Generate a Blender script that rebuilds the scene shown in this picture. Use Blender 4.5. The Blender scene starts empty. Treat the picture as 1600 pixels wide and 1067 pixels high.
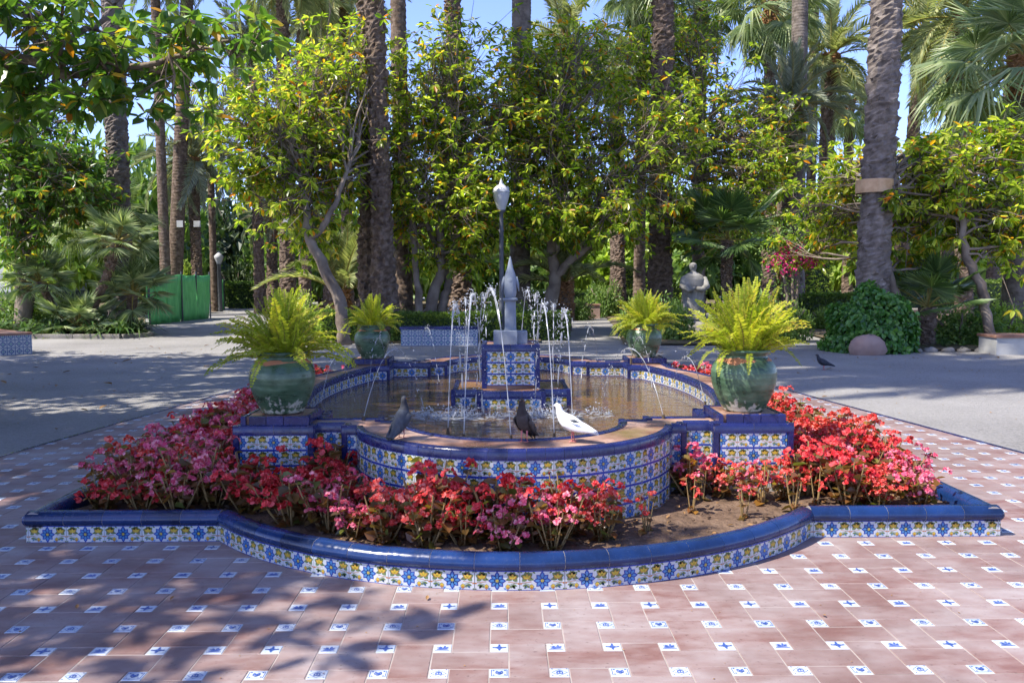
import bpy, bmesh, math, random
import numpy as np
from mathutils import Vector, Matrix
from mathutils.geometry import tessellate_polygon

rng = np.random.default_rng(11)
random.seed(5)
scene = bpy.context.scene
COL = scene.collection
PI = math.pi

# ------------------------------------------------------------------ camera
F_PX, PITCH, YAW, ROLL = 1375.0, -0.0695595, 0.0124514, -0.0029186
CAM = np.array([0.011, 0.0, 1.38659])
_cy, _sy = math.cos(YAW), math.sin(YAW)
FWD = np.array([_sy*math.cos(PITCH), _cy*math.cos(PITCH), math.sin(PITCH)])
RGT = np.array([_cy, -_sy, 0.0])
UPV = np.cross(RGT, FWD)
R2 = math.cos(ROLL)*RGT + math.sin(ROLL)*UPV
U2 = -math.sin(ROLL)*RGT + math.cos(ROLL)*UPV
cam_data = bpy.data.cameras.new('camera')
cam = bpy.data.objects.new('camera', cam_data)
COL.objects.link(cam)
cam.matrix_world = Matrix(((R2[0], U2[0], -FWD[0], CAM[0]), (R2[1], U2[1], -FWD[1], CAM[1]),
                           (R2[2], U2[2], -FWD[2], CAM[2]), (0, 0, 0, 1)))
cam_data.sensor_width = 36
cam_data.lens = 36*F_PX/1600
cam_data.clip_start = 0.05
cam_data.clip_end = 1000
scene.camera = cam
scene.render.resolution_x, scene.render.resolution_y = 1024, 682

# ------------------------------------------------------------------ light
SUN_DIR = Vector((-1.0, -0.45, 1.50)).normalized()      # towards the sun
SUN_STRENGTH, SKY_STRENGTH, EXPOSURE = 3.3, 0.15, 1.60
world = bpy.data.worlds.new('World'); scene.world = world; world.use_nodes = True
wn = world.node_tree
bg = wn.nodes['Background']
sky = wn.nodes.new('ShaderNodeTexSky'); sky.sky_type = 'NISHITA'; sky.sun_disc = False
sky.sun_elevation = math.asin(SUN_DIR.z)
sky.sun_rotation = math.atan2(SUN_DIR.x, SUN_DIR.y)
sky.air_density = 0.7; sky.dust_density = 0.6; sky.ozone_density = 6.0; sky.altitude = 500
tint = wn.nodes.new('ShaderNodeMix'); tint.data_type = 'RGBA'; tint.blend_type = 'MULTIPLY'; tint.inputs[0].default_value = 1.0
tint.inputs[7].default_value = (1.04, .87, .97, 1)          # white balance of the photograph: a violet blue sky
wn.links.new(sky.outputs[0], tint.inputs[6]); wn.links.new(tint.outputs[2], bg.inputs[0]); bg.inputs[1].default_value = SKY_STRENGTH
sl = bpy.data.lights.new('sun', 'SUN'); sl.energy = SUN_STRENGTH; sl.angle = math.radians(0.53); sl.color = (1.0, 0.94, 0.84)
so = bpy.data.objects.new('sun', sl); COL.objects.link(so)
so.rotation_euler = SUN_DIR.to_track_quat('Z', 'Y').to_euler()
so.location = (-20, -6, 30)
scene.view_settings.view_transform = 'Standard'; scene.view_settings.look = 'None'
scene.view_settings.exposure = EXPOSURE; scene.view_settings.gamma = 1.0
scene.view_settings.use_curve_mapping = False
scene.render.engine = 'CYCLES'
scene.cycles.use_denoising = True; scene.cycles.use_adaptive_sampling = True; scene.cycles.adaptive_threshold = 0.02
scene.cycles.max_bounces = 7; scene.cycles.diffuse_bounces = 3; scene.cycles.transmission_bounces = 4; scene.cycles.transparent_max_bounces = 12

# ------------------------------------------------------------------ helpers
def at(px, py, y):
    """point of the place seen at photo pixel (px,py) at distance y"""
    d = FWD + R2*(px-800)/F_PX - U2*(py-533.5)/F_PX
    return CAM + d*(y-CAM[1])/d[1]

def gx(px, y):
    return at(px, 533.5, y)[0]

def hz(py, y):
    return at(800, py, y)[2]

def unit(v):
    return v/np.maximum(np.linalg.norm(v, axis=-1, keepdims=True), 1e-9)

def newmesh(name, V, blocks, mats, smooth=False):
    """blocks: list of (faces array (k,n), material index or array)"""
    me = bpy.data.meshes.new(name)
    V = np.asarray(V, np.float32)
    me.vertices.add(len(V)); me.vertices.foreach_set('co', V.ravel())
    li, ls, lt, mi = [], [], [], []
    off = 0
    for Fb, m in blocks:
        Fb = np.asarray(Fb, np.int32)
        k, n = Fb.shape
        li.append(Fb.ravel()); ls.append(off+np.arange(k, dtype=np.int32)*n); lt.append(np.full(k, n, np.int32))
        mi.append(np.full(k, m, np.int32) if np.isscalar(m) else np.asarray(m, np.int32))
        off += k*n
    li = np.concatenate(li); ls = np.concatenate(ls); lt = np.concatenate(lt); mi = np.concatenate(mi)
    me.loops.add(len(li)); me.loops.foreach_set('vertex_index', li)
    me.polygons.add(len(ls)); me.polygons.foreach_set('loop_start', ls); me.polygons.foreach_set('loop_total', lt)
    me.polygons.foreach_set('material_index', mi)
    me.polygons.foreach_set('use_smooth', np.full(len(ls), smooth, dtype=bool))
    for m in mats: me.materials.append(m)
    me.update(calc_edges=True); me.validate()
    return me

class MB:
    def __init__(s): s.V, s.B, s.n = [], [], 0
    def add(s, V, F, m=0):
        V = np.asarray(V, float)
        if isinstance(F, np.ndarray) and F.ndim == 2: s.B.append((F+s.n, m))
        else:
            by = {}
            for f in F: by.setdefault(len(f), []).append(f)
            for L in by.values(): s.B.append((np.array(L)+s.n, m))
        s.V.append(V); s.n += len(V); return s
    def box(s, x0, x1, y0, y1, z0, z1, m=0, ch=0.0):
        if ch <= 0:
            V = [(x0,y0,z0),(x1,y0,z0),(x1,y1,z0),(x0,y1,z0),(x0,y0,z1),(x1,y0,z1),(x1,y1,z1),(x0,y1,z1)]
            F = [(3,2,1,0),(4,5,6,7),(0,1,5,4),(1,2,6,5),(2,3,7,6),(3,0,4,7)]
            return s.add(V, F, m)
        c = ch
        V = [(x0,y0,z0),(x1,y0,z0),(x1,y1,z0),(x0,y1,z0),(x0,y0,z1-c),(x1,y0,z1-c),(x1,y1,z1-c),(x0,y1,z1-c),
             (x0+c,y0+c,z1),(x1-c,y0+c,z1),(x1-c,y1-c,z1),(x0+c,y1-c,z1)]
        F = [(3,2,1,0),(0,1,5,4),(1,2,6,5),(2,3,7,6),(3,0,4,7),(4,5,9,8),(5,6,10,9),(6,7,11,10),(7,4,8,11),(8,9,10,11)]
        return s.add(V, F, m)
    def tube(s, pts, rad, seg=8, m=0, cap=True):
        pts = np.asarray(pts, float); n = len(pts)
        rad = np.broadcast_to(np.asarray(rad, float), (n,))
        T = np.gradient(pts, axis=0); T = unit(T)
        ref = np.array([0,0,1.0]) if abs(T[0][2]) < .9 else np.array([1.0,0,0])
        A = np.zeros((n,3)); a = unit(np.cross(ref, T[0])); 
        for i in range(n):
            a = a - T[i]*(a@T[i]); a = unit(a); A[i] = a
        Bv = np.cross(T, A)
        th = np.arange(seg)*2*PI/seg
        V = pts[:,None]+rad[:,None,None]*(np.cos(th)[None,:,None]*A[:,None]+np.sin(th)[None,:,None]*Bv[:,None])
        V = V.reshape(-1,3)
        i = np.arange(n-1)[:,None]*seg; j = np.arange(seg)[None]; j2 = (j+1)%seg
        Fq = np.stack([i+j, i+j2, i+seg+j2, i+seg+j], -1).reshape(-1,4)
        s.add(V, Fq, m)
        if cap and seg > 2:
            s.B.append((np.array([np.arange(seg)[::-1]])+s.n-len(V), m)); s.B.append((np.array([np.arange(seg)+(n-1)*seg])+s.n-len(V), m))
        return s
    def lathe(s, prof, seg=32, m=0, c=(0,0,0)):
        prof = np.asarray(prof, float); n = len(prof)
        th = np.arange(seg)*2*PI/seg
        V = np.stack([prof[:,0:1]*np.cos(th)+c[0], prof[:,0:1]*np.sin(th)+c[1], np.repeat(prof[:,1:2], seg, 1)+c[2]], -1).reshape(-1,3)
        i = np.arange(n-1)[:,None]*seg; j = np.arange(seg)[None]; j2 = (j+1)%seg
        return s.add(V, np.stack([i+j, i+j2, i+seg+j2, i+seg+j], -1).reshape(-1,4), m)
    def sphere(s, c, r, seg=10, rings=6, m=0, sc=(1,1,1)):
        a = np.linspace(-PI/2, PI/2, rings+1)
        th = np.arange(seg)*2*PI/seg
        V = np.stack([np.cos(a)[:,None]*np.cos(th), np.cos(a)[:,None]*np.sin(th), np.repeat(np.sin(a)[:,None], seg, 1)], -1).reshape(-1,3)
        V = V*np.array(sc)*r+np.array(c)
        i = np.arange(rings)[:,None]*seg; j = np.arange(seg)[None]; j2 = (j+1)%seg
        return s.add(V, np.stack([i+j, i+j2, i+seg+j2, i+seg+j], -1).reshape(-1,4), m)
    def mesh(s, name, mats, smooth=False):
        if not isinstance(mats, (list, tuple)): mats = [mats]
        return newmesh(name, np.concatenate(s.V), s.B, mats, smooth)
    def build(s, name, mats, parent=None, smooth=False, **k):
        return put(name, s.mesh(name, mats, smooth), parent, **k)

def put(name, me, parent=None, loc=None, rz=0.0, sc=None, mw=None):
    o = bpy.data.objects.new(name, me); COL.objects.link(o)
    if parent is not None: o.parent = parent
    if mw is not None: o.matrix_local = mw
    else:
        if loc is not None: o.location = Vector([float(v) for v in loc])
        o.rotation_euler = (0, 0, rz)
        if sc is not None: o.scale = (sc, sc, sc) if np.isscalar(sc) else tuple(float(v) for v in sc)
    return o

def empty(name, loc=(0,0,0), rz=0.0, sc=1.0):
    o = put(name, None, None, loc, rz, sc); o.empty_display_size = .2; return o

def T(o, label, cat, group=None):
    o['label'] = label; o['category'] = cat
    if group: o['group'] = group
    return o

def structure(o): o['kind'] = 'structure'; return o
def stuff(o): o['kind'] = 'stuff'; return o

# ------------------------------------------------------------------ materials
def _mat(name):
    m = bpy.data.materials.new(name); m.use_nodes = True
    nt = m.node_tree; return m, nt, nt.nodes['Principled BSDF']

def ramp(nt, stops, fac=None):
    r = nt.nodes.new('ShaderNodeValToRGB')
    el = r.color_ramp.elements
    while len(el) < len(stops): el.new(0.5)
    for e, (p, c) in zip(el, stops): e.position = p; e.color = (*c, 1)
    if fac is not None: nt.links.new(fac, r.inputs[0])
    return r

def noise(nt, scale, detail=4, vec=None, rough=.55, mapscale=None):
    n = nt.nodes.new('ShaderNodeTexNoise'); n.inputs['Scale'].default_value = scale
    n.inputs['Detail'].default_value = detail; n.inputs['Roughness'].default_value = rough
    if mapscale is not None:
        mp = nt.nodes.new('ShaderNodeMapping'); mp.inputs['Scale'].default_value = mapscale
        nt.links.new(vec, mp.inputs[0]); vec = mp.outputs[0]
    if vec is not None: nt.links.new(vec, n.inputs['Vector'])
    return n

def math_(nt, op, a, b=None):
    n = nt.nodes.new('ShaderNodeMath'); n.operation = op
    for i, v in enumerate((a, b)):
        if v is None: continue
        if isinstance(v, (int, float)): n.inputs[i].default_value = v
        else: nt.links.new(v, n.inputs[i])
    return n.outputs[0]

def mix(nt, fac, a, b, blend='MIX'):
    n = nt.nodes.new('ShaderNodeMix'); n.data_type = 'RGBA'; n.blend_type = blend
    for idx, v in ((0, fac), (6, a), (7, b)):
        if isinstance(v, (int, float)): n.inputs[idx].default_value = v
        elif isinstance(v, tuple): n.inputs[idx].default_value = (*v, 1)
        else: nt.links.new(v, n.inputs[idx])
    return n.outputs[2]

def position(nt): return nt.nodes.new('ShaderNodeNewGeometry').outputs['Position']
def objco(nt): return nt.nodes.new('ShaderNodeTexCoord').outputs['Object']

def bump(nt, bsdf, height, strength=.3, dist=.01):
    b = nt.nodes.new('ShaderNodeBump'); b.inputs['Strength'].default_value = strength; b.inputs['Distance'].default_value = dist
    nt.links.new(height, b.inputs['Height']); nt.links.new(b.outputs[0], bsdf.inputs['Normal'])

def stone(name, c1, c2, scale=6, rough=.85, bs=.3, bd=.01, bscale=None, coords='world', c3=None, spec=.3):
    m, nt, b = _mat(name)
    co = position(nt) if coords == 'world' else objco(nt)
    n = noise(nt, scale, 6, co)
    st = [(.3, c1), (.7, c2)] if c3 is None else [(.25, c1), (.5, c2), (.75, c3)]
    r = ramp(nt, st, n.outputs[0])
    nt.links.new(r.outputs[0], b.inputs['Base Color'])
    b.inputs['Roughness'].default_value = rough; b.inputs['Specular IOR Level'].default_value = spec
    if bs > 0:
        n2 = noise(nt, bscale or scale*6, 5, co); bump(nt, b, n2.outputs[0], bs, bd)
    return m

def glaze(name, c1, c2, rough=.12, scale=9, spots=None):
    """glazed ceramic: base colour drifting between two tones per piece and over the piece"""
    m, nt, b = _mat(name)
    n = noise(nt, scale, 5, position(nt))
    rnd = nt.nodes.new('ShaderNodeObjectInfo').outputs['Random']
    f = math_(nt, 'ADD', math_(nt, 'MULTIPLY', n.outputs[0], .75), math_(nt, 'MULTIPLY', rnd, .35))
    r = ramp(nt, [(.3, c1), (.75, c2)], f)
    colr = r.outputs[0]
    if spots:
        n3 = noise(nt, 130, 4, position(nt), .7); n4 = noise(nt, 4, 4, position(nt))
        k = ramp(nt, [(.60, (0,0,0)), (.80, (.6,.6,.6))], math_(nt, 'ADD', math_(nt, 'MULTIPLY', n3.outputs[0], .7), math_(nt, 'MULTIPLY', n4.outputs[0], .38)))
        colr = mix(nt, k.outputs[0], colr, spots)
    nt.links.new(colr, b.inputs['Base Color'])
    n2 = noise(nt, 40, 3, position(nt))
    rr = ramp(nt, [(.3, (rough*.7,)*3), (.7, (rough*2.6,)*3)], n2.outputs[0]); nt.links.new(rr.outputs[0], b.inputs['Roughness'])
    n5 = noise(nt, 14, 3, position(nt)); bump(nt, b, n5.outputs[0], .12, .006)
    return m

def leafmat(name, stops, trans=.35, rough=.42, spec=.5, tmul=1.7, rnd_obj=0.0):
    m, nt, b = _mat(name)
    f = nt.nodes.new('ShaderNodeNewGeometry').outputs['Random Per Island']
    if rnd_obj:
        o = nt.nodes.new('ShaderNodeObjectInfo').outputs['Random']
        f = math_(nt, 'FRACT', math_(nt, 'ADD', math_(nt, 'MULTIPLY', f, 1-rnd_obj), math_(nt, 'MULTIPLY', o, rnd_obj)))
    r = ramp(nt, stops, f)
    nt.links.new(r.outputs[0], b.inputs['Base Color'])
    b.inputs['Roughness'].default_value = rough; b.inputs['Specular IOR Level'].default_value = spec
    t = nt.nodes.new('ShaderNodeBsdfTranslucent')
    tc = mix(nt, 1.0, r.outputs[0], (tmul*1.05, tmul*1.1, tmul*.5), 'MULTIPLY'); nt.links.new(tc, t.inputs[0])
    ms = nt.nodes.new('ShaderNodeMixShader'); ms.inputs[0].default_value = trans
    nt.links.new(b.outputs[0], ms.inputs[1]); nt.links.new(t.outputs[0], ms.inputs[2])
    nt.links.new(ms.outputs[0], nt.nodes['Material Output'].inputs[0])
    return m

M = {}
# ceramics
M['white'] = glaze('white_glaze', (.40,.43,.46), (.54,.54,.51), .12)
M['cobalt'] = glaze('cobalt_glaze', (.008,.011,.055), (.014,.020,.108), .14, spots=(.075,.08,.12))
M['rollblue'] = glaze('cobalt_roll_glaze', (.005,.013,.045), (.009,.032,.12), .12, spots=(.075,.10,.15))
M['pblue'] = glaze('painted_dark_blue', (.015,.03,.20), (.03,.06,.30), .12)
M['pmid'] = glaze('painted_mid_blue', (.045,.15,.36), (.08,.21,.42), .12)
M['pyel'] = glaze('painted_yellow', (.42,.31,.035), (.52,.38,.05), .12)
M['pgrn'] = glaze('painted_olive', (.09,.14,.06), (.16,.20,.07), .12)
M['porg'] = glaze('painted_orange', (.34,.12,.035), (.42,.18,.06), .12)
M['tblue'] = glaze('inset_blue', (.03,.07,.26), (.06,.11,.34), .2)
M['twhite'] = glaze('inset_white', (.36,.42,.50), (.48,.51,.53), .22)
TILEM = [M['white'], M['pblue'], M['pmid'], M['pyel'], M['pgrn'], M['porg']]

def floor_mat():
    m, nt, b = _mat('terracotta_floor')
    co = position(nt)
    o = nt.nodes.new('ShaderNodeObjectInfo').outputs['Random']; g = nt.nodes.new('ShaderNodeNewGeometry').outputs['Random Per Island']
    rnd = math_(nt, 'FRACT', math_(nt, 'ADD', o, g))
    n1 = noise(nt, 2.6, 6, co, .62, mapscale=(.8, 1.5, 1)); n2 = noise(nt, 17, 5, co, .6, mapscale=(.5, 1.4, 1))
    f = math_(nt, 'ADD', math_(nt, 'ADD', math_(nt, 'MULTIPLY', n1.outputs[0], .82), math_(nt, 'MULTIPLY', n2.outputs[0], .25)), math_(nt, 'MULTIPLY', rnd, .12))
    r = ramp(nt, [(.33, (.11,.046,.038)), (.45, (.185,.10,.085)), (.57, (.24,.17,.156)), (.76, (.30,.255,.245))], f)
    # the beds of lime bloom are wider towards the walked-on left side
    n3 = noise(nt, 60, 4, co)
    k = ramp(nt, [(.62, (0,0,0)), (.74, (1,1,1))], n3.outputs[0])
    n4 = noise(nt, 1.1, 5, co, .65); k4 = ramp(nt, [(.45, (0,0,0)), (.68, (.75,.75,.75))], n4.outputs[0])
    c0 = mix(nt, k4.outputs[0], r.outputs[0], (.13,.075,.062))
    c = mix(nt, math_(nt, 'MULTIPLY', k.outputs[0], .55), c0, (.07,.035,.03))
    nt.links.new(c, b.inputs['Base Color'])
    rr = ramp(nt, [(.3, (.42,)*3), (.7, (.7,)*3)], n2.outputs[0]); nt.links.new(rr.outputs[0], b.inputs['Roughness'])
    b.inputs['Specular IOR Level'].default_value = .35
    bump(nt, b, n2.outputs[0], .15, .004)
    return m
M['floor'] = floor_mat()
M['grout'] = stone('grout', (.25,.215,.195), (.34,.30,.275), 8, .9, .3, .004, 60)
M['terra'] = stone('terracotta_rim', (.10,.045,.03), (.23,.12,.08), 3, .55, .25, .006, 50, c3=(.36,.25,.19))
def rim_mat():
    m, nt, b = _mat('weathered_rim_clay'); co = position(nt)
    n1 = noise(nt, 3.2, 6, co, .65); n2 = noise(nt, 1.7, 4, co); n3 = noise(nt, 26, 5, co, .7)
    r = ramp(nt, [(.30, (.085,.040,.028)), (.47, (.21,.105,.068)), (.62, (.33,.21,.155)), (.8, (.40,.31,.25))], n1.outputs[0])
    ka = ramp(nt, [(.56, (0,0,0)), (.68, (.7,.7,.7))], n2.outputs[0]); c = mix(nt, ka.outputs[0], r.outputs[0], (.17,.13,.045))
    kb = ramp(nt, [(.60, (0,0,0)), (.72, (.8,.8,.8))], n3.outputs[0]); c = mix(nt, kb.outputs[0], c, (.07,.045,.035))
    nt.links.new(c, b.inputs['Base Color'])
    rr = ramp(nt, [(.35, (.22,)*3), (.6, (.75,)*3)], n1.outputs[0]); nt.links.new(rr.outputs[0], b.inputs['Roughness'])
    bump(nt, b, n3.outputs[0], .35, .006); return m
M['rimclay'] = rim_mat()
M['terrawet'] = stone('wet_terracotta', (.16,.08,.045), (.28,.15,.08), 6, .25, .2, .006, 40)

def gravel():
    m, nt, b = _mat('compacted_gravel')
    co = position(nt)
    n1 = noise(nt, .5, 5, co); n2 = noise(nt, 38, 7, co, .75); n3 = noise(nt, 13, 6, co, .7)
    f = math_(nt, 'ADD', math_(nt, 'ADD', math_(nt, 'MULTIPLY', n1.outputs[0], .32), math_(nt, 'MULTIPLY', n2.outputs[0], .55)), math_(nt, 'MULTIPLY', n3.outputs[0], .22))
    r = ramp(nt, [(.40, (.10,.095,.086)), (.51, (.215,.205,.19)), (.66, (.31,.297,.275))], f)
    nt.links.new(r.outputs[0], b.inputs['Base Color']); b.inputs['Roughness'].default_value = .9
    bump(nt, b, n2.outputs[0], .9, .02)
    return m
M['gravel'] = gravel()
M['soil'] = stone('soil', (.055,.033,.02), (.14,.088,.056), 14, .95, .9, .03, 45, c3=(.20,.135,.09))
M['litter'] = stone('leaf_litter_soil', (.05,.04,.025), (.14,.105,.06), 3, .95, .8, .03, 30, c3=(.10,.12,.045))
M['bark'] = stone('ficus_bark', (.075,.055,.04), (.19,.15,.115), 3, .9, .6, .02, 22, c3=(.28,.23,.18))
M['palmbark'] = stone('palm_bark', (.045,.030,.020), (.13,.092,.066), 9, .95, .7, .02, 40, c3=(.24,.185,.145))
M['palmgrey'] = stone('grey_palm_bark', (.065,.052,.042), (.155,.128,.106), 6, .95, .7, .015, 45, c3=(.25,.215,.185))
M['fibre'] = stone('palm_fibre', (.16,.075,.03), (.34,.19,.09), 20, .95, .7, .02, 50)
M['greystone'] = stone('grey_blue_stone', (.15,.175,.205), (.23,.26,.295), 10, .7, .3, .004, 60)
M['marble'] = stone('weathered_marble', (.12,.115,.10), (.33,.315,.285), 4, .8, .3, .01, 30)
M['kerbstone'] = stone('kerb_stone', (.14,.125,.105), (.27,.25,.215), 4, .9, .5, .02, 25)
M['pinkwall'] = stone('pink_plaster', (.26,.165,.13), (.36,.26,.21), 3, .9, .3, .01, 30)
M['limewall'] = stone('lime_plaster', (.30,.30,.28), (.42,.415,.385), 3, .9, .3, .01, 30)
M['iron'] = stone('grey_iron', (.06,.065,.075), (.11,.115,.125), 12, .5, .1, .002)
M['whitepaint'] = stone('white_paint', (.40,.41,.42), (.50,.50,.49), 5, .55, .1, .002)
M['wood'] = stone('pale_wood', (.42,.26,.13), (.58,.39,.22), 8, .8, .3, .005)
M['black'] = stone('black', (.01,.01,.01), (.02,.02,.02), 8, .5, 0)
M['nozzle'] = stone('bronze_nozzle', (.05,.035,.02), (.10,.07,.04), 20, .5, .1, .002)

def pot_mat():
    m, nt, b = _mat('green_pot_glaze')
    co = objco(nt)
    sx = nt.nodes.new('ShaderNodeSeparateXYZ'); nt.links.new(co, sx.inputs[0])
    oi = nt.nodes.new('ShaderNodeObjectInfo').outputs['Random']
    off = nt.nodes.new('ShaderNodeCombineXYZ'); nt.links.new(math_(nt, 'MULTIPLY', oi, 37.0), off.inputs[2])
    va = nt.nodes.new('ShaderNodeVectorMath'); nt.links.new(co, va.inputs[0]); nt.links.new(off.outputs[0], va.inputs[1])
    cv = va.outputs[0]
    n1 = noise(nt, 7, 5, cv, .6, mapscale=(1, 1, 2.2)); n2 = noise(nt, 5.5, 4, cv); n3 = noise(nt, 30, 4, cv)
    g = ramp(nt, [(.28, (.022,.045,.024)), (.50, (.055,.105,.056)), (.72, (.13,.20,.115))], n1.outputs[0])
    # worn glaze: bare clay under the neck and mineral crust lower down
    hi = math_(nt, 'SUBTRACT', 1.0, math_(nt, 'MULTIPLY', math_(nt, 'ABSOLUTE', math_(nt, 'SUBTRACT', sx.outputs[2], .325)), 22.0))
    k1 = ramp(nt, [(.98, (0,0,0)), (1.04, (1,1,1))], math_(nt, 'ADD', math_(nt, 'MULTIPLY', hi, .5), math_(nt, 'MULTIPLY', n2.outputs[0], 1.05)))
    k1.color_ramp.elements[0].position = .93; k1.color_ramp.elements[1].position = .97
    c1 = mix(nt, k1.outputs[0], g.outputs[0], (.42,.17,.08))
    lo = math_(nt, 'MULTIPLY', math_(nt, 'SUBTRACT', .22, sx.outputs[2]), 1.3)
    k2 = ramp(nt, [(.80, (0,0,0)), (.86, (1,1,1))], math_(nt, 'ADD', lo, math_(nt, 'ADD', math_(nt, 'MULTIPLY', n2.outputs[0], .55), math_(nt, 'MULTIPLY', n3.outputs[0], .55))))
    c2 = mix(nt, math_(nt, 'MULTIPLY', k2.outputs[0], .7), c1, (.55,.52,.42))
    nt.links.new(c2, b.inputs['Base Color'])
    rr = ramp(nt, [(.3, (.22,)*3), (.7, (.42,)*3)], n1.outputs[0])
    ro = mix(nt, k1.outputs[0], rr.outputs[0], (.8,.8,.8)); nt.links.new(ro, b.inputs['Roughness'])
    w = nt.nodes.new('ShaderNodeTexWave'); w.bands_direction = 'Z'; w.inputs['Scale'].default_value = 9; w.inputs['Distortion'].default_value = 1.5
    nt.links.new(cv, w.inputs[0]); bump(nt, b, w.outputs[1], .12, .006)
    return m
M['pot'] = pot_mat()

# foliage
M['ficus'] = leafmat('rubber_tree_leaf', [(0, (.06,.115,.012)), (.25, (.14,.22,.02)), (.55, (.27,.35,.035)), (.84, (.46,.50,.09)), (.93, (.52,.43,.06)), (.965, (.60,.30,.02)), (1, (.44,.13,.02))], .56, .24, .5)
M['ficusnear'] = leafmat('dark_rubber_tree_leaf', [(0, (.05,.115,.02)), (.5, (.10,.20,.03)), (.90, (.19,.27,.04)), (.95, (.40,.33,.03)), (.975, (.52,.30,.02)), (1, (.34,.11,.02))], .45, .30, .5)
M['palm'] = leafmat('date_palm_leaf', [(0, (.15,.185,.085)), (.5, (.26,.295,.14)), (1, (.44,.44,.23))], .36, .5, .35)
M['palmsilver'] = leafmat('silver_palm_leaf', [(0, (.14,.17,.12)), (.5, (.22,.25,.18)), (1, (.34,.35,.24))], .25, .45, .5)
M['fan'] = leafmat('fan_palm_leaf', [(0, (.05,.095,.03)), (.5, (.10,.17,.05)), (1, (.19,.27,.09))], .36, .4, .5)
M['fanpale'] = leafmat('pale_fan_palm_leaf', [(0, (.13,.19,.085)), (.5, (.25,.32,.14)), (1, (.45,.49,.28))], .32, .4, .5)
M['bush'] = leafmat('shrub_leaf', [(0, (.06,.115,.026)), (.5, (.12,.21,.042)), (1, (.22,.30,.07))], .35, .45, .4)
M['bushlight'] = leafmat('light_shrub_leaf', [(0, (.14,.22,.035)), (.5, (.26,.37,.06)), (1, (.42,.50,.10))], .42, .45, .4)
M['bushdark'] = leafmat('dark_evergreen_leaf', [(0, (.018,.035,.014)), (.5, (.035,.065,.022)), (1, (.07,.10,.035))], .25, .5, .4)
M['hedge'] = leafmat('hedge_leaf', [(0, (.05,.095,.018)), (.5, (.11,.18,.03)), (1, (.21,.28,.06))], .35, .45, .4)
M['ivy'] = leafmat('ivy_leaf', [(0, (.03,.10,.018)), (.5, (.065,.19,.03)), (1, (.16,.30,.06))], .35, .3, .5)
M['strap'] = leafmat('strap_leaf', [(0, (.03,.07,.02)), (.5, (.06,.12,.035)), (1, (.13,.19,.07))], .3, .35, .5)
M['fern'] = leafmat('fern_leaf', [(0, (.14,.19,.016)), (.45, (.28,.33,.03)), (.82, (.43,.42,.05)), (1, (.42,.27,.06))], .44, .45, .35, rnd_obj=.6)
M['fernstalk'] = stone('fern_stalk', (.20,.18,.04), (.30,.24,.06), 20, .7, 0)
M['begleaf'] = leafmat('begonia_leaf', [(0, (.075,.05,.018)), (.35, (.15,.075,.022)), (.65, (.22,.085,.03)), (.85, (.12,.14,.03)), (1, (.34,.15,.03))], .35, .3, .5)
M['begstem'] = stone('begonia_stem', (.20,.13,.05), (.32,.22,.09), 20, .6, 0)
PETALS = {'red': leafmat('red_petal', [(0, (.46,.012,.018)), (.5, (.64,.035,.045)), (1, (.72,.13,.13))], .35, .45, .3, 1.0),
          'pink': leafmat('pink_petal', [(0, (.58,.05,.13)), (.5, (.72,.13,.23)), (1, (.80,.36,.41))], .35, .45, .3, 1.0),
          'coral': leafmat('coral_petal', [(0, (.55,.025,.02)), (.5, (.70,.075,.06)), (1, (.78,.27,.22))], .35, .45, .3, 1.0)}
M['boug'] = leafmat('bougainvillea_bract', [(0, (.42,.02,.14)), (1, (.62,.05,.24))], .35, .5, .3, 1.0)
M['dead'] = leafmat('dead_leaf', [(0, (.16,.08,.03)), (1, (.30,.17,.07))], .15, .6, .3, rnd_obj=.8)

# ------------------------------------------------------------------ leaf generators
def leaf6(P, D, N, L, W, fold=.22, droop=.12):
    """oval folded leaves: two quads each, folded along the midrib"""
    P, D, N = np.asarray(P), unit(D), unit(N)
    N = unit(N-D*np.sum(N*D, -1, keepdims=True)); S = np.cross(D, N)
    L = np.asarray(L)[:,None]; W = np.asarray(W)[:,None]
    up = N*fold*W*.5
    b = P; t = P+D*L-N*droop*L
    l1 = P+D*L*.30+S*W*.47+up; r1 = P+D*L*.30-S*W*.47+up
    l2 = P+D*L*.70+S*W*.40+up-N*droop*L*.4; r2 = P+D*L*.70-S*W*.40+up-N*droop*L*.4
    V = np.stack([b, l1, l2, t, r2, r1], 1).reshape(-1,3)
    i = np.arange(len(P))[:,None]*6
    Fq = np.concatenate([i+np.array([[0,1,2,3]]), i+np.array([[0,3,4,5]])], 0)
    return V, Fq

def leaf4(P, D, N, L, W, fold=.2):
    """small diamond leaves: 4 verts, one folded quad as two triangles"""
    P, D, N = np.asarray(P), unit(D), unit(N)
    N = unit(N-D*np.sum(N*D, -1, keepdims=True)); S = np.cross(D, N)
    L = np.asarray(L)[:,None]; W = np.asarray(W)[:,None]
    b = P; t = P+D*L; l = P+D*L*.45+S*W*.5+N*fold*W; r = P+D*L*.45-S*W*.5+N*fold*W
    V = np.stack([b, l, t, r], 1).reshape(-1,3); i = np.arange(len(P))[:,None]*4
    return V, np.concatenate([i+np.array([[0,1,2]]), i+np.array([[0,2,3]])], 0)

def rdir(n): return unit(rng.normal(size=(n,3)))

def ball(n, shell=.33):
    return rdir(n)*(rng.random(n)**shell)[:,None]

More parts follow.
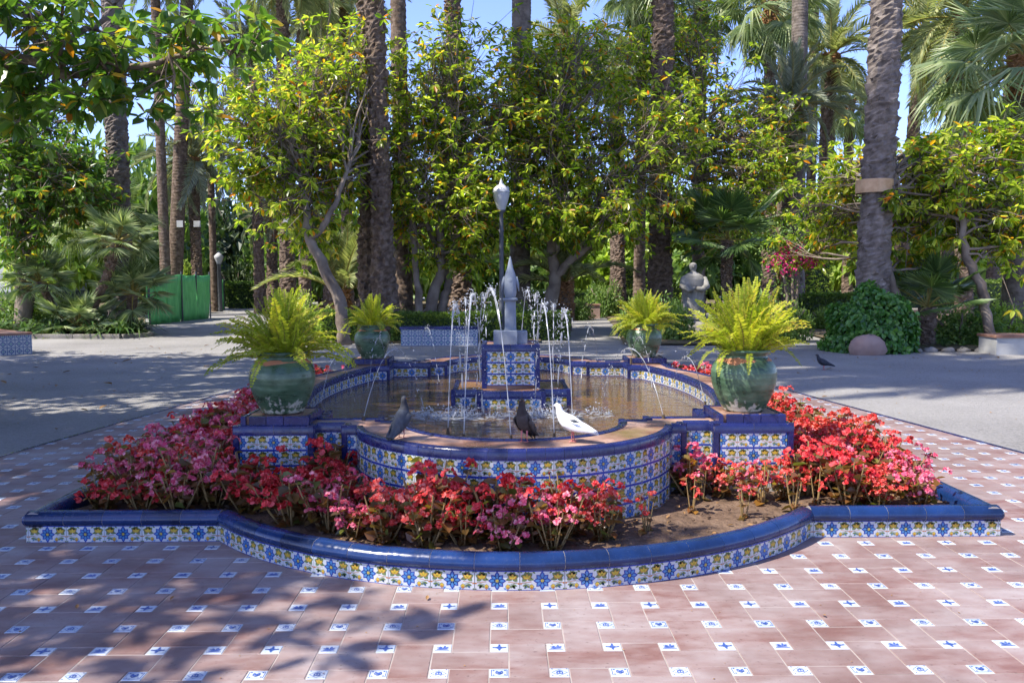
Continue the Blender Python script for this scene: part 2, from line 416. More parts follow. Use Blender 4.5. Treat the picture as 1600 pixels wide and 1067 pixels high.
def rosettes(tips, outs, n, L, W, spread=1.0):
    """whorls of leaves round branch tips"""
    k = len(tips)
    P = np.repeat(tips, n, 0); O = np.repeat(outs, n, 0)
    az = (np.arange(n)[None]*2.4+rng.random((k,1))*6.28).ravel()+rng.normal(size=k*n)*.25
    el = rng.uniform(-1.15, .6, k*n)*spread
    D = np.stack([np.cos(az)*np.cos(el), np.sin(az)*np.cos(el), np.sin(el)], -1)
    D = unit(D+O*.45+np.array([0,0,-.12]))
    N = unit(np.array([0,0,1.0])+rng.normal(size=(k*n,3))*.35)
    l = L*rng.uniform(.65, 1.15, k*n)
    return leaf6(P+D*.03, D, N, l, l*W*rng.uniform(.85, 1.15, k*n))

def bezier(a, b, c, n):
    t = np.linspace(0, 1, n)[:,None]
    return (1-t)**2*a+2*t*(1-t)*b+t*t*c

def ficus(label, base, trunks, blobs, leaf=M['ficus'], L=.19, group='rubber trees behind the fountain', per=8, W=.42, limbs=1.0, dens=1.9):
    """trunks: list of (points, radii); blobs: (centre, radii, rosette count)"""
    base = np.asarray(base, float)
    e = empty('rubber_tree', base)
    T(e, label, 'tree', group)
    tk, br, cr = MB(), MB(), MB()
    skel = []
    for pts, rad in trunks:
        pts = np.asarray(pts, float)-base
        # refine and roughen
        t = np.linspace(0, len(pts)-1, len(pts)*5); i0 = np.minimum(t.astype(int), len(pts)-2); fr = (t-i0)[:,None]
        fine = pts[i0]*(1-fr)+pts[i0+1]*fr+rng.normal(size=(len(t),3))*.018
        rr = np.interp(t, np.arange(len(rad)), rad)*(1+rng.normal(size=len(t))*.05)
        tk.tube(fine, rr, 9); skel.append(fine[len(fine)//2:])
    skel = np.concatenate(skel)
    TP, OU = [], []
    for c, r, n in blobs:
        c = np.asarray(c)-base; r = np.asarray(r, float)
        n = int(n*dens); nl = max(3, int(n/16*limbs))
        tg = c+ball(nl, .45)*r
        per_l = max(2, int(round(n/nl)))
        for g in tg:
            d = np.linalg.norm(skel-g, axis=1); s = skel[np.argsort(d)[rng.integers(0, 4)]]
            mid = (s+g)/2+np.array([0,0,.25])+rng.normal(size=3)*.3
            p = bezier(s, mid, g, 9)+rng.normal(size=(9,3))*.02
            br.tube(p, np.linspace(.032, .010, 9), 5, cap=False)
            k = per_l
            tp = g+rng.normal(size=(k,3))*np.minimum(r*.30, .70)
            st = p[rng.integers(4, 9, k)]
            for a, b in zip(st, tp):
                m_ = (a+b)/2+rng.normal(size=3)*.06
                br.tube(np.array([a, m_, b]), [.011, .008, .005], 3, cap=False)
            TP.append(tp); OU.append(unit(tp-c+rng.normal(size=(k,3))*.2))
    TP = np.concatenate(TP); OU = np.concatenate(OU)
    V, Fq = rosettes(TP, OU, per, L, W); cr.add(V, Fq)
    tk.build('trunk', M['bark'], e, True); br.build('branches', M['bark'], e, True)
    cr.build('crown', leaf, e)
    return e

def copy_tree(o, parent=None):
    c = o.copy(); COL.objects.link(c)
    if parent is not None: c.parent = parent
    for ch in o.children: copy_tree(ch, c)
    return c

# ---------------- palms
def frond_mesh(name, L=3.0, pairs=56, droop=.9, ll=.5, mat=M['palm'], rise=.35, wid=.035):
    t = np.linspace(0, 1, 13)
    mb = MB()
    def path(t):
        return np.stack([L*t*(1-.18*droop*t), np.zeros_like(t), L*(rise*t-droop*.62*t**2.1)], -1)
    p = path(t); mb.tube(p, np.linspace(.035, .006, 13), 4, 1, cap=False)
    tt = np.linspace(.14, .995, pairs); q = path(tt); tg = unit(np.gradient(q, axis=0))
    nrm = unit(np.cross(tg, np.array([0,1.0,0]))); nrm = np.where(nrm[:,2:3] < 0, -nrm, nrm)
    Ls = ll*np.interp(tt, [0,.25,.6,1], [.55,1,.95,.4])
    for sgn in (-1, 1):
        ang = np.interp(tt, [0,1], [1.15,.45])+rng.normal(size=pairs)*.09
        D = tg*np.cos(ang)[:,None]+np.array([0,sgn,0])*np.sin(ang)[:,None]+nrm*(.30+rng.normal(size=(pairs,1))*.12)
        D = unit(D)
        S = unit(np.cross(D, nrm)); w = wid*np.ones((pairs,1))
        lam = Ls[:,None]*rng.uniform(.85, 1.1, (pairs,1))
        mid = q+D*lam*.5; tip = q+D*lam-np.array([0,0,1])*lam*.14
        V = np.stack([q-S*w*.35, q+S*w*.35, mid+S*w*.5, tip, mid-S*w*.5], 1).reshape(-1,3)
        i = np.arange(pairs)[:,None]*5
        mb.add(V, i+np.array([[0,1,2,3,4]]), 0)
    return mb.mesh(name, [mat, M['fernstalk']])

def fan_mesh(name, pet=1.0, R=.75, seg=30, droop=.35, mat=M['fan'], arc=2.5, split=.55):
    mb = MB()
    t = np.linspace(0, 1, 6)
    p = np.stack([pet*t, 0*t, .12*pet*t*(1-t)], -1); mb.tube(p, np.linspace(.02, .01, 6), 4, 1, cap=False)
    c = np.array([pet, 0, 0]); a = np.linspace(-arc, arc, seg)+rng.normal(size=seg)*.02
    h = arc/seg*1.05*min(1, split/.5)
    V, Fq = [], []
    for k, an in enumerate(a):
        r = R*(1-.28*abs(an/arc)**2)*rng.uniform(.92, 1.05)
        d = np.array([math.cos(an), math.sin(an), 0]); dl = np.array([math.cos(an-h), math.sin(an-h), 0]); dr = np.array([math.cos(an+h), math.sin(an+h), 0])
        z1 = -.05*R*abs(an/arc); zt = -droop*R*rng.uniform(.5, 1.3)
        b = len(V)
        V += [c, c+dl*r*split+np.array([0,0,z1-.02]), c+d*r*split+np.array([0,0,z1+.02]), c+dr*r*split+np.array([0,0,z1-.02]), c+d*r+np.array([0,0,zt*.8])]
        Fq += [(b, b+1, b+2), (b, b+2, b+3), (b+1, b+4, b+2), (b+2, b+4, b+3)]
    mb.add(V, np.array(Fq), 0)
    return mb.mesh(name, [mat, M['fernstalk']])

FROND = {'date': [frond_mesh('date_frond', 3.1, 60, d, .52, M['palm'], rise=r_) for d, r_ in ((.55,.45), (.9,.40), (1.25,.30))],
         'silver': [frond_mesh('silver_frond', 2.9, 58, d, .5, M['palmsilver'], rise=r_) for d, r_ in ((.5,.45), (.9,.38), (1.3,.3))],
         'fan': [fan_mesh('fan_leaf', 1.10, .95, 40, d, M['fanpale'], 2.4, .44) for d in (.2, .45, .8)],
         'fanpale': [fan_mesh('pale_fan_leaf', .60, .55, 30, d, M['fanpale'], 2.3, .36) for d in (.10, .22, .4)],
         'fanlow': [fan_mesh('broad_fan_leaf', .85, .72, 40, d, M['fan'], 2.2) for d in (.05, .12, .2)]}

def crown_of(parent, top, kind, n, sc=1.0, elmin=-60, elmax=80, name='frond'):
    ms = FROND[kind]
    for k in range(n):
        u = (k+.5)/n
        el = math.radians(elmax+(elmin-elmax)*u**.85+rng.normal()*6)
        az = k*2.39996+rng.normal()*.18
        s = sc*rng.uniform(.85, 1.1)*(1 if u > .15 else .85)
        vi = 0 if el > .6 else (1 if el > -.1 else 2)
        mw = Matrix.Translation(Vector([float(v) for v in top])) @ Matrix.Rotation(az, 4, 'Z') @ Matrix.Rotation(-el, 4, 'Y') @ Matrix.Rotation(rng.normal()*.25, 4, 'X') @ Matrix.Diagonal((s, s, s, 1))
        put(name, ms[vi], parent, mw=mw)

def palm_trunk(mb, path, r0, r1, kind='boots', cell=.15, na=9, amp=.05, m=0, base=1.35, z0=0.0):
    """path: (n,3) centre line; boots = overlapping leaf bases, ring = fine rings"""
    path = np.asarray(path, float)
    seglen = np.r_[0, np.cumsum(np.linalg.norm(np.diff(path, axis=0), axis=1))]
    H = seglen[-1]
    step = cell/4 if kind == 'boots' else cell/3
    n = max(8, int(H/step)); s = np.linspace(0, H, n)
    C = np.stack([np.interp(s, seglen, path[:,i]) for i in range(3)], -1)
    seg = na*3
    th = np.arange(seg)*2*PI/seg
    rad = r0+(r1-r0)*s/H
    rad = rad*(1+(base-1)*np.exp(-s/.9))
    v = s/cell; row = np.floor(v); fr = v-row
    u = th[None]*na/(2*PI)
    a_, b_ = u+v[:,None]*.5, u-v[:,None]*.5
    fa, fb = a_ % 1, 1-(b_ % 1)
    rr_ = np.floor(a_)-np.floor(b_); cc_ = (np.floor(a_)+np.floor(b_)) % (2*na)
    hsh = np.modf(np.abs(np.sin(cc_*12.9898+rr_*78.233)*43758.5453))[0]
    if kind == 'boots':
        t_ = (fa+fb)/2; w_ = np.abs(fa-fb)
        d = amp*t_*(1-.8*w_**2)*(.35+1.2*hsh)+amp*.22*rng.normal(size=(n,seg))
    else:
        d = amp*(np.abs(fr[:,None]-.5)*2)**2*(.6+.5*hsh)+amp*.5*rng.random((n,seg))
    Rr = rad[:,None]+d-amp*.4
    V = C[:,None]+np.stack([Rr*np.cos(th), Rr*np.sin(th), np.zeros_like(Rr)], -1)
    i = np.arange(n-1)[:,None]*seg; j = np.arange(seg)[None]; j2 = (j+1) % seg
    mb.add(V.reshape(-1,3), np.stack([i+j, i+j2, i+seg+j2, i+seg+j], -1).reshape(-1,4), m)

def palm(label, y, px0, px1, H, r0, r1=None, kind='boots', crown='date', ncrown=34, sc=1.0, group='tall palms of the grove', mat='palmbark',
         py1=0, cell=.15, na=9, amp=.05, bend=.0, base=1.3, elmin=-60, fibre=True, cat='palm'):
    """trunk that passes photo column px0 at the ground and px1 at row py1, of height H"""
    b = np.array([gx(px0, y), y, 0.0])
    zt = hz(py1, y); dx = (gx(px1, y)-b[0])/max(zt, .5)
    t = np.linspace(0, 1, 12)
    path = np.stack([dx*H*t+bend*np.sin(t*PI), np.zeros(12)+bend*.5*np.sin(t*2.5), H*t], -1)
    e = empty('palm_tree', b); T(e, label, cat, group)
    mb = MB(); palm_trunk(mb, path, r0, r1 or r0*.85, kind, cell, na, amp, base=base)
    mb.build('trunk', M[mat], e, kind != 'boots')
    if crown:
        top = path[-1]
        if fibre:
            fb = MB(); palm_trunk(fb, np.stack([top-np.array([0,0,.7]), top+np.array([0,0,.25])]), (r1 or r0*.85)*1.1, (r1 or r0)*1.25, 'boots', .14, 9, .12, base=1.0)
            fb.build('leaf_bases', M['fibre'], e)
        crown_of(e, top+np.array([0,0,.1]), crown, ncrown, sc, elmin)
    return e

# ---------------- shrubs
def bush_mesh(name, n, mat, L=.13, W=.5, lumps=9, flat=.8):
    """unit-radius shrub: lumpy leaf mass with gaps"""
    c = ball(lumps, .5)*np.array([.6,.6,.5]); c[:,2] = np.abs(c[:,2])*1.1
    k = rng.integers(0, lumps, n); r = rng.uniform(.32, .55, lumps)
    P = c[k]+ball(n, .4)*r[k][:,None]; P[:,2] = np.abs(P[:,2])*flat*1.2
    O = unit(P-c[k]+np.array([0,0,.02])); D = unit(O+rdir(n)*.9+np.array([0,0,-.15])); N = unit(O+np.array([0,0,.7])+rdir(n)*.5)
    l = L*rng.uniform(.6, 1.25, n)
    mb = MB(); mb.add(*leaf4(P, D, N, l, l*W))
    return mb.mesh(name, mat)

def hedge_obj(label, x0, x1, y0, y1, h, n, group, mat='hedge', L=.07):
    cx, cy_ = (x0+x1)/2, (y0+y1)/2
    e = empty('hedge', (cx, cy_, 0)); T(e, label, 'hedge', group)
    w, d = (x1-x0)/2, (y1-y0)/2
    mb = MB(); mb.box(-w+.08, w-.08, -d+.08, d-.08, 0, h-.08); mb.build('woody_core', M['bushdark'], e)
    P = np.stack([rng.uniform(-w, w, n), rng.uniform(-d, d, n), rng.uniform(0.02, h, n)], -1)
    f = rng.random(n); q = (w+d); 
    a = f < .45; P[a,2] = h-rng.random(a.sum())**2*.1
    b_ = (f >= .45) & (f < .8); P[b_,1] = -d+rng.random(b_.sum())**2*.1
    c_ = f >= .8; P[c_,0] = np.where(rng.random(c_.sum()) < .5, -w, w)*(1-rng.random(c_.sum())**2*.05)
    P += rng.normal(size=P.shape)*.018
    O = unit(P*np.array([1/w,1/d,1/h])**3+1e-6); D = unit(O+rdir(n)*.8); N = unit(O+rdir(n)*.5)
    l = L*rng.uniform(.6, 1.3, n)
    lb = MB(); lb.add(*leaf4(P, D, N, l, l*.6)); lb.build('foliage', M[mat], e)
    return e

# ================================================================== SETTING
def sheet(name, pts, z, mat, sub=None):
    V = [(x, y, z) for x, y in pts]
    me = newmesh(name, V, [(np.array([list(range(len(V)))]), 0)], [mat])
    return structure(put(name, me))

sheet('ground', [(-160, -40), (160, -40), (160, 260), (-160, 260)], 0.0, M['gravel'])

# ---------------- tiled pavement (28x14 clay tiles, 7x7 painted insets)
X0, YC = 0.09, 7.43                      # axis of the fountain
PT, Y00 = 0.2125, 3.640                  # lattice pitch, row 0
A_, J_ = 0.0708, 0.0040
YB0, YB1 = 1.2, 11.6
def edge_x(y): return 4.03-.14*(y-6.8)
pav_poly = [(X0-edge_x(YB0), YB0), (X0+edge_x(YB0), YB0), (X0+edge_x(YB1), YB1), (X0-edge_x(YB1), YB1)]
pav = sheet('tiled_pavement', pav_poly, 0.0100, M['grout'])

def clip_poly(poly, nx, ny, d):
    out = []
    for i in range(len(poly)):
        a, b = poly[i], poly[(i+1) % len(poly)]
        fa, fb = nx*a[0]+ny*a[1]-d, nx*b[0]+ny*b[1]-d
        if fa <= 0: out.append(a)
        if fa*fb < 0:
            t = fa/(fa-fb); out.append((a[0]+t*(b[0]-a[0]), a[1]+t*(b[1]-a[1])))
    return out

def clip_pav(poly):
    for s in (-1, 1):
        # s*(x-X0) <= 4.03 - .14*(y-6.8)
        poly = clip_poly(poly, s, .14, 4.03+.14*6.8+s*X0)
        if len(poly) < 3: return poly
    poly = clip_poly(poly, 0, 1, YB1)
    return clip_poly(poly, 0, -1, -YB0) if len(poly) > 2 else poly

def inside_kerb(x, y, m=0.0):
    x, y = x-X0, y-YC
    if abs(x) < 2.59-m and abs(y) < 2.835-m: return True
    return y < 0 and math.hypot(x, y+1.620) < 1.985-m and y < -2.6

def tile_mesh(w, h, mats=None):
    mb = MB(); mb.box(-w/2, w/2, -h/2, h/2, -.004, .006, 0, .0018); return mb
WB, HB = PT+A_-J_, PT-A_-J_
me_h = tile_mesh(WB, HB).mesh('floor_tile', M['floor']); me_v = tile_mesh(HB, WB).mesh('floor_tile', M['floor'])

def disc(cx, cy, r, n=8, sx=1, sy=1, a0=0):
    return [(cx+r*sx*math.cos(a0+2*PI*k/n), cy+r*sy*math.sin(a0+2*PI*k/n)) for k in range(n)]
def petal(cx, cy, ang, l, w, r0=0.0):
    c, s = math.cos(ang), math.sin(ang)
    P = [(r0, 0), (r0+l*.35, w*.5), (r0+l*.7, w*.42), (r0+l, 0), (r0+l*.7, -w*.42), (r0+l*.35, -w*.5)]
    return [(cx+c*x-s*y, cy+s*x+c*y) for x, y in P]
def strip(x0, y0, x1, y1, w):
    d = math.hypot(x1-x0, y1-y0); nx, ny = -(y1-y0)/d*w/2, (x1-x0)/d*w/2
    return [(x0+nx, y0+ny), (x0-nx, y0-ny), (x1-nx, y1-ny), (x1+nx, y1+ny)]

def inset_mesh(kind):
    w = A_-J_; mb = tile_mesh(w, w); B = 1; polys = []
    q = .0275
    if kind == 'cross':
        for k in range(4): polys += [petal(0, 0, k*PI/2, .021, .011, .003), petal(0, 0, k*PI/2+PI/4, .011, .006, .003)]
        polys += [strip(-.026, 0, .026, 0, .002), disc(0, 0, .004)]
        for s in (-1, 1): polys += [disc(s*.022, 0, .0045), disc(0, s*.022, .004)]
    elif kind == 'bird':
        polys += [[(-.024,-.008),(-.008,-.011),(.016,-.009),(.024,0),(.012,.001),(-.010,.001)], petal(0, 0, 2.3, .02, .009), petal(.004, 0, 1.3, .022, .010), petal(.008, -.002, .7, .02, .008),
                  strip(-.027, -.018, .027, -.018, .005), strip(-.020, -.014, .020, -.014, .002), petal(-.006, .001, 2.9, .018, .006)]
    elif kind == 'head':
        for k in range(4):
            a = k*PI/2; polys.append(strip(q*math.cos(a), q*.9*math.sin(a), q*math.cos(a+PI/2), q*.9*math.sin(a+PI/2), .0022))
        polys += [strip(-.011, -.009, .011, -.009, .005), strip(-.010, -.008, -.009, .006, .005), strip(.010, -.008, .009, .006, .005), petal(-.009, .005, .6, .012, .007), petal(.009, .005, PI-.6, .012, .007), strip(0, -.008, 0, .006, .004), disc(0, .011, .0035)]
        for sx in (-1, 1):
            for sy in (-1, 1): polys.append(disc(sx*.026, sy*.025, .003, 4))
    else:
        for a, b, c, d in ((-q, -.024, q, -.024), (-q, .024, q, .024), (-q, -.024, -q, .024), (q, -.024, q, .024)): polys.append(strip(a, b, c, d, .0026))
        for s in (-1, 1): polys += [disc(s*.020, -.017, .0035, 6), disc(s*.020, .017, .0035, 6), strip(s*.010, .012, s*.012, -.003, .004), strip(s*.012, -.003, 0, -.014, .004)]
        polys += [disc(0, 0, .0075), petal(-.003, .003, 2.2, .012, .006), petal(.003, .003, .9, .012, .006), disc(.004, -.006, .005)]
    for k, p in enumerate(polys):
        mb.add([(x, y, .0062+.00012*k) for x, y in p], [tuple(range(len(p)))] if sum(p[i][0]*p[(i+1)%len(p)][1]-p[(i+1)%len(p)][0]*p[i][1] for i in range(len(p))) > 0 else [tuple(range(len(p)))[::-1]], 1)
    return mb
INS = {k: inset_mesh(k) for k in ('cross', 'bird', 'head', 'shield')}
INSM = {k: v.mesh('inset_tile', [M['twhite'], M['tblue']]) for k, v in INS.items()}

big, small = [], []
for i in range(-24, 25):
    for j in range(-12, 40):
        cx, cy_ = (i+.5)*PT, Y00+(j+.5)*PT
        w, h = (WB, HB) if (i+j) % 2 == 0 else (HB, WB)
        poly = [(cx-w/2, cy_-h/2), (cx+w/2, cy_-h/2), (cx+w/2, cy_+h/2), (cx-w/2, cy_+h/2)]
        if all(inside_kerb(x, y, .03) for x, y in poly): pass
        else:
            q = clip_pav(poly)
            if len(q) >= 3: big.append((cx, cy_, (i+j) % 2 == 0, q, len(q) == 4 and q == poly))
        sx, sy = i*PT, Y00+j*PT
        if j % 2 == 0: k = 'bird' if (i+j//2) % 2 == 0 else 'cross'
        else: k = 'head' if (i+(j+1)//2) % 2 == 0 else 'shield'
        h_ = A_/2
        if not inside_kerb(sx, sy, .06):
            q = clip_pav([(sx-h_, sy-h_), (sx+h_, sy-h_), (sx+h_, sy+h_), (sx-h_, sy+h_)])
            if len(q) == 4: small.append((sx, sy, k))

def seen(x, y):
    d = np.array([x, y, 0])-CAM; z = d@FWD
    if z < .5: return False
    u, v = 800+F_PX*(d@R2)/z, 533.5-F_PX*(d@U2)/z
    return -60 < u < 1660 and v < 1110
big.sort(key=lambda b: (not seen(b[0], b[1]), b[1])); small.sort(key=lambda b: (not seen(b[0], b[1]), b[1]))
rest = MB(); n = 0
for cx, cy_, hz_, q, full in big:
    zj = rng.normal()*.0006
    if full and n < 300:
        o = put('floor_tile', me_h if hz_ else me_v, pav, (cx, cy_, .006+zj)); o.rotation_euler = (rng.normal()*.003, rng.normal()*.003, rng.normal()*.002); n += 1
    else:
        k = len(q); z = .012+zj
        V = [(x, y, z) for x, y in q]+[(x, y, .004) for x, y in q]
        rest.add(V, [tuple(range(k))]+[(a, k+a, k+(a+1) % k, (a+1) % k) for a in range(k)])
stuff(rest.build('far_floor_tiles', M['floor'], pav))
rest = MB()
for n, (x, y, k) in enumerate(small):
    if n < 300: put('inset_tile', INSM[k], pav, (x, y, .0065), rng.normal()*.01)
    else:
        src = INS[k]
        off = rest.n
        for Vb in src.V: rest.V.append(Vb+np.array([x, y, .0065]))
        for Fb, m in src.B: rest.B.append((Fb+off, m))
        rest.n += src.n
stuff(rest.build('far_inset_tiles', [M['twhite'], M['tblue']], pav))
# blue edging strip along both sides of the pavement
for s in (-1, 1):
    n = 26; ys = np.linspace(YB0, YB1, n+1)
    for a, b in zip(ys[:-1], ys[1:]):
        xa, xb = X0+s*(edge_x(a)+.002), X0+s*(edge_x(b)+.002); w = s*.035
        a2, b2 = a+.004, b-.004
        P = [(xa, a2), (xa+w, a2), (xb+w, b2), (xb, b2)]
        if s < 0: P = P[::-1]
        mb = MB(); V = [(x, y, .016) for x, y in P]+[(x, y, 0) for x, y in P]
        mb.add(V, [(0,1,2,3)]+[(k, 4+k, 4+(k+1) % 4, (k+1) % 4) for k in range(4)]); mb.build('edging_tile', M['cobalt'], pav)

# ================================================================== FLOWER TILE
TW, TH = .1987, .0945
def tile_polys():
    P = []                                  # (polygon, material, layer)
    for k in range(8):
        a = PI/2+k*PI/4; l = (.043, .037, .039, .037)[k % 4]
        P.append((petal(0, 0, a, l, .023, .001), 1, 1)); P.append((petal(0, 0, a, l*.58, .013, .010), 2, 2))
    P += [(disc(0, 0, .0105, 10), 1, 3), (disc(0, 0, .0085, 10), 4, 4), (disc(0, 0, .006, 8), 3, 5), (disc(0, 0, .0022, 6), 1, 6)]
    for s in (-1, 1):
        x, y = s*.068, .016
        for a, l in ((2.5, .031), (.3, .029), (3.6, .029), (-.7, .028), (1.3, .027), (1.9, .027)):
            aa = a if s > 0 else PI-a
            P.append((petal(x, y, aa, l, .021), 4, 1))
        for a in (-.8, 0, .8): P.append((petal(x, y-.009, PI/2+a, .026, .014), 5, 2))
        for a in (-.8, 0, .8): P.append((petal(x, y-.007, PI/2+a, .022, .010), 3, 3))
        P.append((strip(x-s*.02, y-.020, x+s*.022, y-.026, .0025), 5, 1)); P.append((strip(s*.088, -.006, s*.045, -.022, .002), 4, 1))
        P.append((petal(s*.047, -.014, -PI/2, .027, .022), 1, 1)); P.append((petal(s*.047, -.015, -PI/2, .024, .018), 3, 2)); P.append((petal(s*.047, -.026, -PI/2, .011, .010), 5, 3))
        for a, l in ((-.9, .022), (-.2, .022), (-2.0, .016)):
            aa = a if s > 0 else PI-a; P.append((petal(s*.066, -.018, aa, l, .011), 4, 2))
        P += [(petal(s*.030, .033, .5 if s > 0 else PI-.5, .016, .008), 4, 1), (petal(s*.036, .004, .2 if s > 0 else PI-.2, .014, .007), 4, 1), (petal(s*.028, -.034, -.3 if s > 0 else PI+.3, .014, .007), 2, 1), (disc(s*.093, .040, .004, 6), 4, 1), (disc(s*.094, -.012, .0045, 6), 5, 1), (disc(s*.094, -.038, .004, 6), 4, 1)]
        P.append((petal(s*.080, -.034, (2.4 if s > 0 else .74), .018, .009), 2, 2))
    h = TH/2
    P += [([(-TW/2, -h), (TW/2, -h), (TW/2, -h+.0065), (-TW/2, -h+.0065)], 1, 1), ([(-TW/2, h-.0065), (TW/2, h-.0065), (TW/2, h), (-TW/2, h)], 1, 1)]
    return P
TP_ = tile_polys()
def area(p): return sum(p[i][0]*p[(i+1) % len(p)][1]-p[(i+1) % len(p)][0]*p[i][1] for i in range(len(p)))/2
_tc = {}
def flower_tile(u0=-TW/2, u1=TW/2):
    key = (round(u0, 3), round(u1, 3))
    if key in _tc: return _tc[key]
    mb = MB(); h = TH/2; g = .0012; um = (u0+u1)/2
    mb.box(u0+g-um, u1-g-um, 0, .009, -h+g*.5, h-g*.5, 0)
    for p, m, lay in TP_:
        q = clip_poly(p, 1, 0, u1-g); q = clip_poly(q, -1, 0, -(u0+g)) if len(q) > 2 else q
        if len(q) < 3 or abs(area(q)) < 1e-7: continue
        if area(q) < 0: q = q[::-1]
        mb.add([(x-um, -.00025*lay, z) for x, z in q], [tuple(range(len(q)))], m)
    _tc[key] = mb.mesh('flower_tile', TILEM); return _tc[key]

# ---------------- wall segments
class Seg:
    """line or arc in plan (fountain-relative), run counter-clockwise; face=+1 outward, -1 inward"""
    def __init__(s, p0, p1, c=None, ccw=True):
        s.p0, s.p1 = np.array(p0, float), np.array(p1, float); s.c = None if c is None else np.array(c, float)
        if c is None: s.len = np.linalg.norm(s.p1-s.p0)
        else:
            s.R = np.linalg.norm(s.p0-s.c); s.a0 = math.atan2(*(s.p0-s.c)[::-1]); a1 = math.atan2(*(s.p1-s.c)[::-1])
            while a1 < s.a0: a1 += 2*PI
            s.a1 = a1; s.len = s.R*(s.a1-s.a0)
    def at(s, d):
        if s.c is None: t = (s.p1-s.p0)/s.len; return s.p0+t*d, t
        a = s.a0+d/s.R; return s.c+s.R*np.array([math.cos(a), math.sin(a)]), np.array([-math.sin(a), math.cos(a)])
    def frame(s, d, face, z):
        p, t = s.at(d)
        if face < 0: t = -t
        return Matrix(((t[0], -t[1], 0, p[0]), (t[1], t[0], 0, p[1]), (0, 0, 1, z), (0, 0, 0, 1)))
    def pts(s, n=None):
        n = n or (1 if s.c is None else max(4, int(s.len/.05)))
        return [s.at(s.len*k/n)[0] for k in range(n)]

_pc = {}
def sweep_piece(name, l, prof, mat, R=None, face=1, nsub=3):
    """short piece of a profile (outward,z) along a line or arc; mesh shared between equal pieces"""
    key = (name, round(l, 3), R and round(R, 3), face, id(prof), mat.name)
    if key in _pc: return _pc[key]
    n = 1 if R is None else nsub; k = len(prof); V = []
    for i in range(n+1):
        x = -l/2+l*i/n
        for o, z in prof:
            if R is None: V.append((x, -o, z))
            else:
                ph = x/R
                rr = R+o*face
                V.append((rr*math.sin(ph), face*(R-rr*math.cos(ph)), z))
    Fq = [(i*k+a, (i+1)*k+a, (i+1)*k+(a+1) % k, i*k+(a+1) % k) for i in range(n) for a in range(k)]
    Fq = [f[::-1] for f in Fq]
    Fq += [tuple(range(k))[::-1], tuple(range(n*k, n*k+k))]
    mb = MB(); mb.add(V, Fq); me = mb.mesh(name, mat, True)
    try: me.set_sharp_from_angle(angle=math.radians(40))
    except Exception: pass
    _pc[key] = me; return me

def run_tiles(seg, parent, rows, z0, face=1, inset=0.0, name='flower_tile'):
    L = seg.len-2*inset
    for r in range(rows):
        z = z0+(r+.5)*TH
        if seg.c is not None:
            n = max(1, round(L/TW)); w = L/n
            for k in range(n):
                mw = seg.frame(inset+(k+.5)*w, face, z) @ Matrix.Diagonal((w/TW, 1, 1, 1)); put(name, flower_tile(), parent, mw=mw)
        else:
            a = -TW/2
            while a > -L/2: a -= TW
            while a < L/2-1e-6:
                b = a+TW; u0, u1 = max(a, -L/2), min(b, L/2)
                if u1-u0 > .012:
                    m_ = (u0+u1)/2; d = seg.len/2+(m_ if face > 0 else -m_)
                    put(name, flower_tile(u0-a-TW/2, u1-a-TW/2), parent, mw=seg.frame(d, face, z))
                a = b

def run_caps(seg, parent, prof, mat, step, face=1, z=0, name='cap_tile', gap=.003, ext=0.0):
    L = seg.len+2*ext; n = max(1, round(L/step)); w = L/n
    me = sweep_piece(name, w-gap, prof, mat, None if seg.c is None else seg.R, face)
    for k in range(n): put(name, me, parent, mw=seg.frame(-ext+(k+.5)*w, face, z+rng.normal()*.0006))

def ring_mesh(name, outer, inner, z0, z1, mats, mtop=0, mside=0):
    loops = [[Vector((x, y, 0)) for x, y in outer]]
    if inner is not None: loops.append([Vector((x, y, 0)) for x, y in inner][::-1])
    tri = tessellate_polygon(loops)
    allp = [(x, y) for x, y in outer]+([(x, y) for x, y in inner][::-1] if inner is not None else [])
    n = len(allp); V = [(x, y, z1) for x, y in allp]+[(x, y, z0) for x, y in allp]
    mb = MB(); tt = []
    for t in tri:
        a, b, c = (allp[i] for i in t)
        tt.append(tuple(t) if (b[0]-a[0])*(c[1]-a[1])-(c[0]-a[0])*(b[1]-a[1]) > 0 else tuple(t)[::-1])
    mb.add(V, tt, mtop); off = 0; sides = []
    no = len(outer)
    for i in range(no): sides.append((i, n+i, n+(i+1) % no, (i+1) % no))
    if inner is not None:
        ni = len(inner)
        for i in range(ni): sides.append((no+i, n+no+i, n+no+(i+1) % ni, no+(i+1) % ni))
    mb.B.append((np.array(sides), mside))
    return mb.mesh(name, mats)

def to_polar_inset(segs, d, face=1):
    """plan points of the outline pulled in by d"""
    out = []
    for s in segs:
        m = 2 if s.c is None else max(6, int(s.len/.06))
        for k in range(m):
            p, t = s.at(s.len*k/m if s.c is not None else (0 if k == 0 else s.len*.5))
            nrm = np.array([t[1], -t[0]]); out.append((p, nrm))
    return out

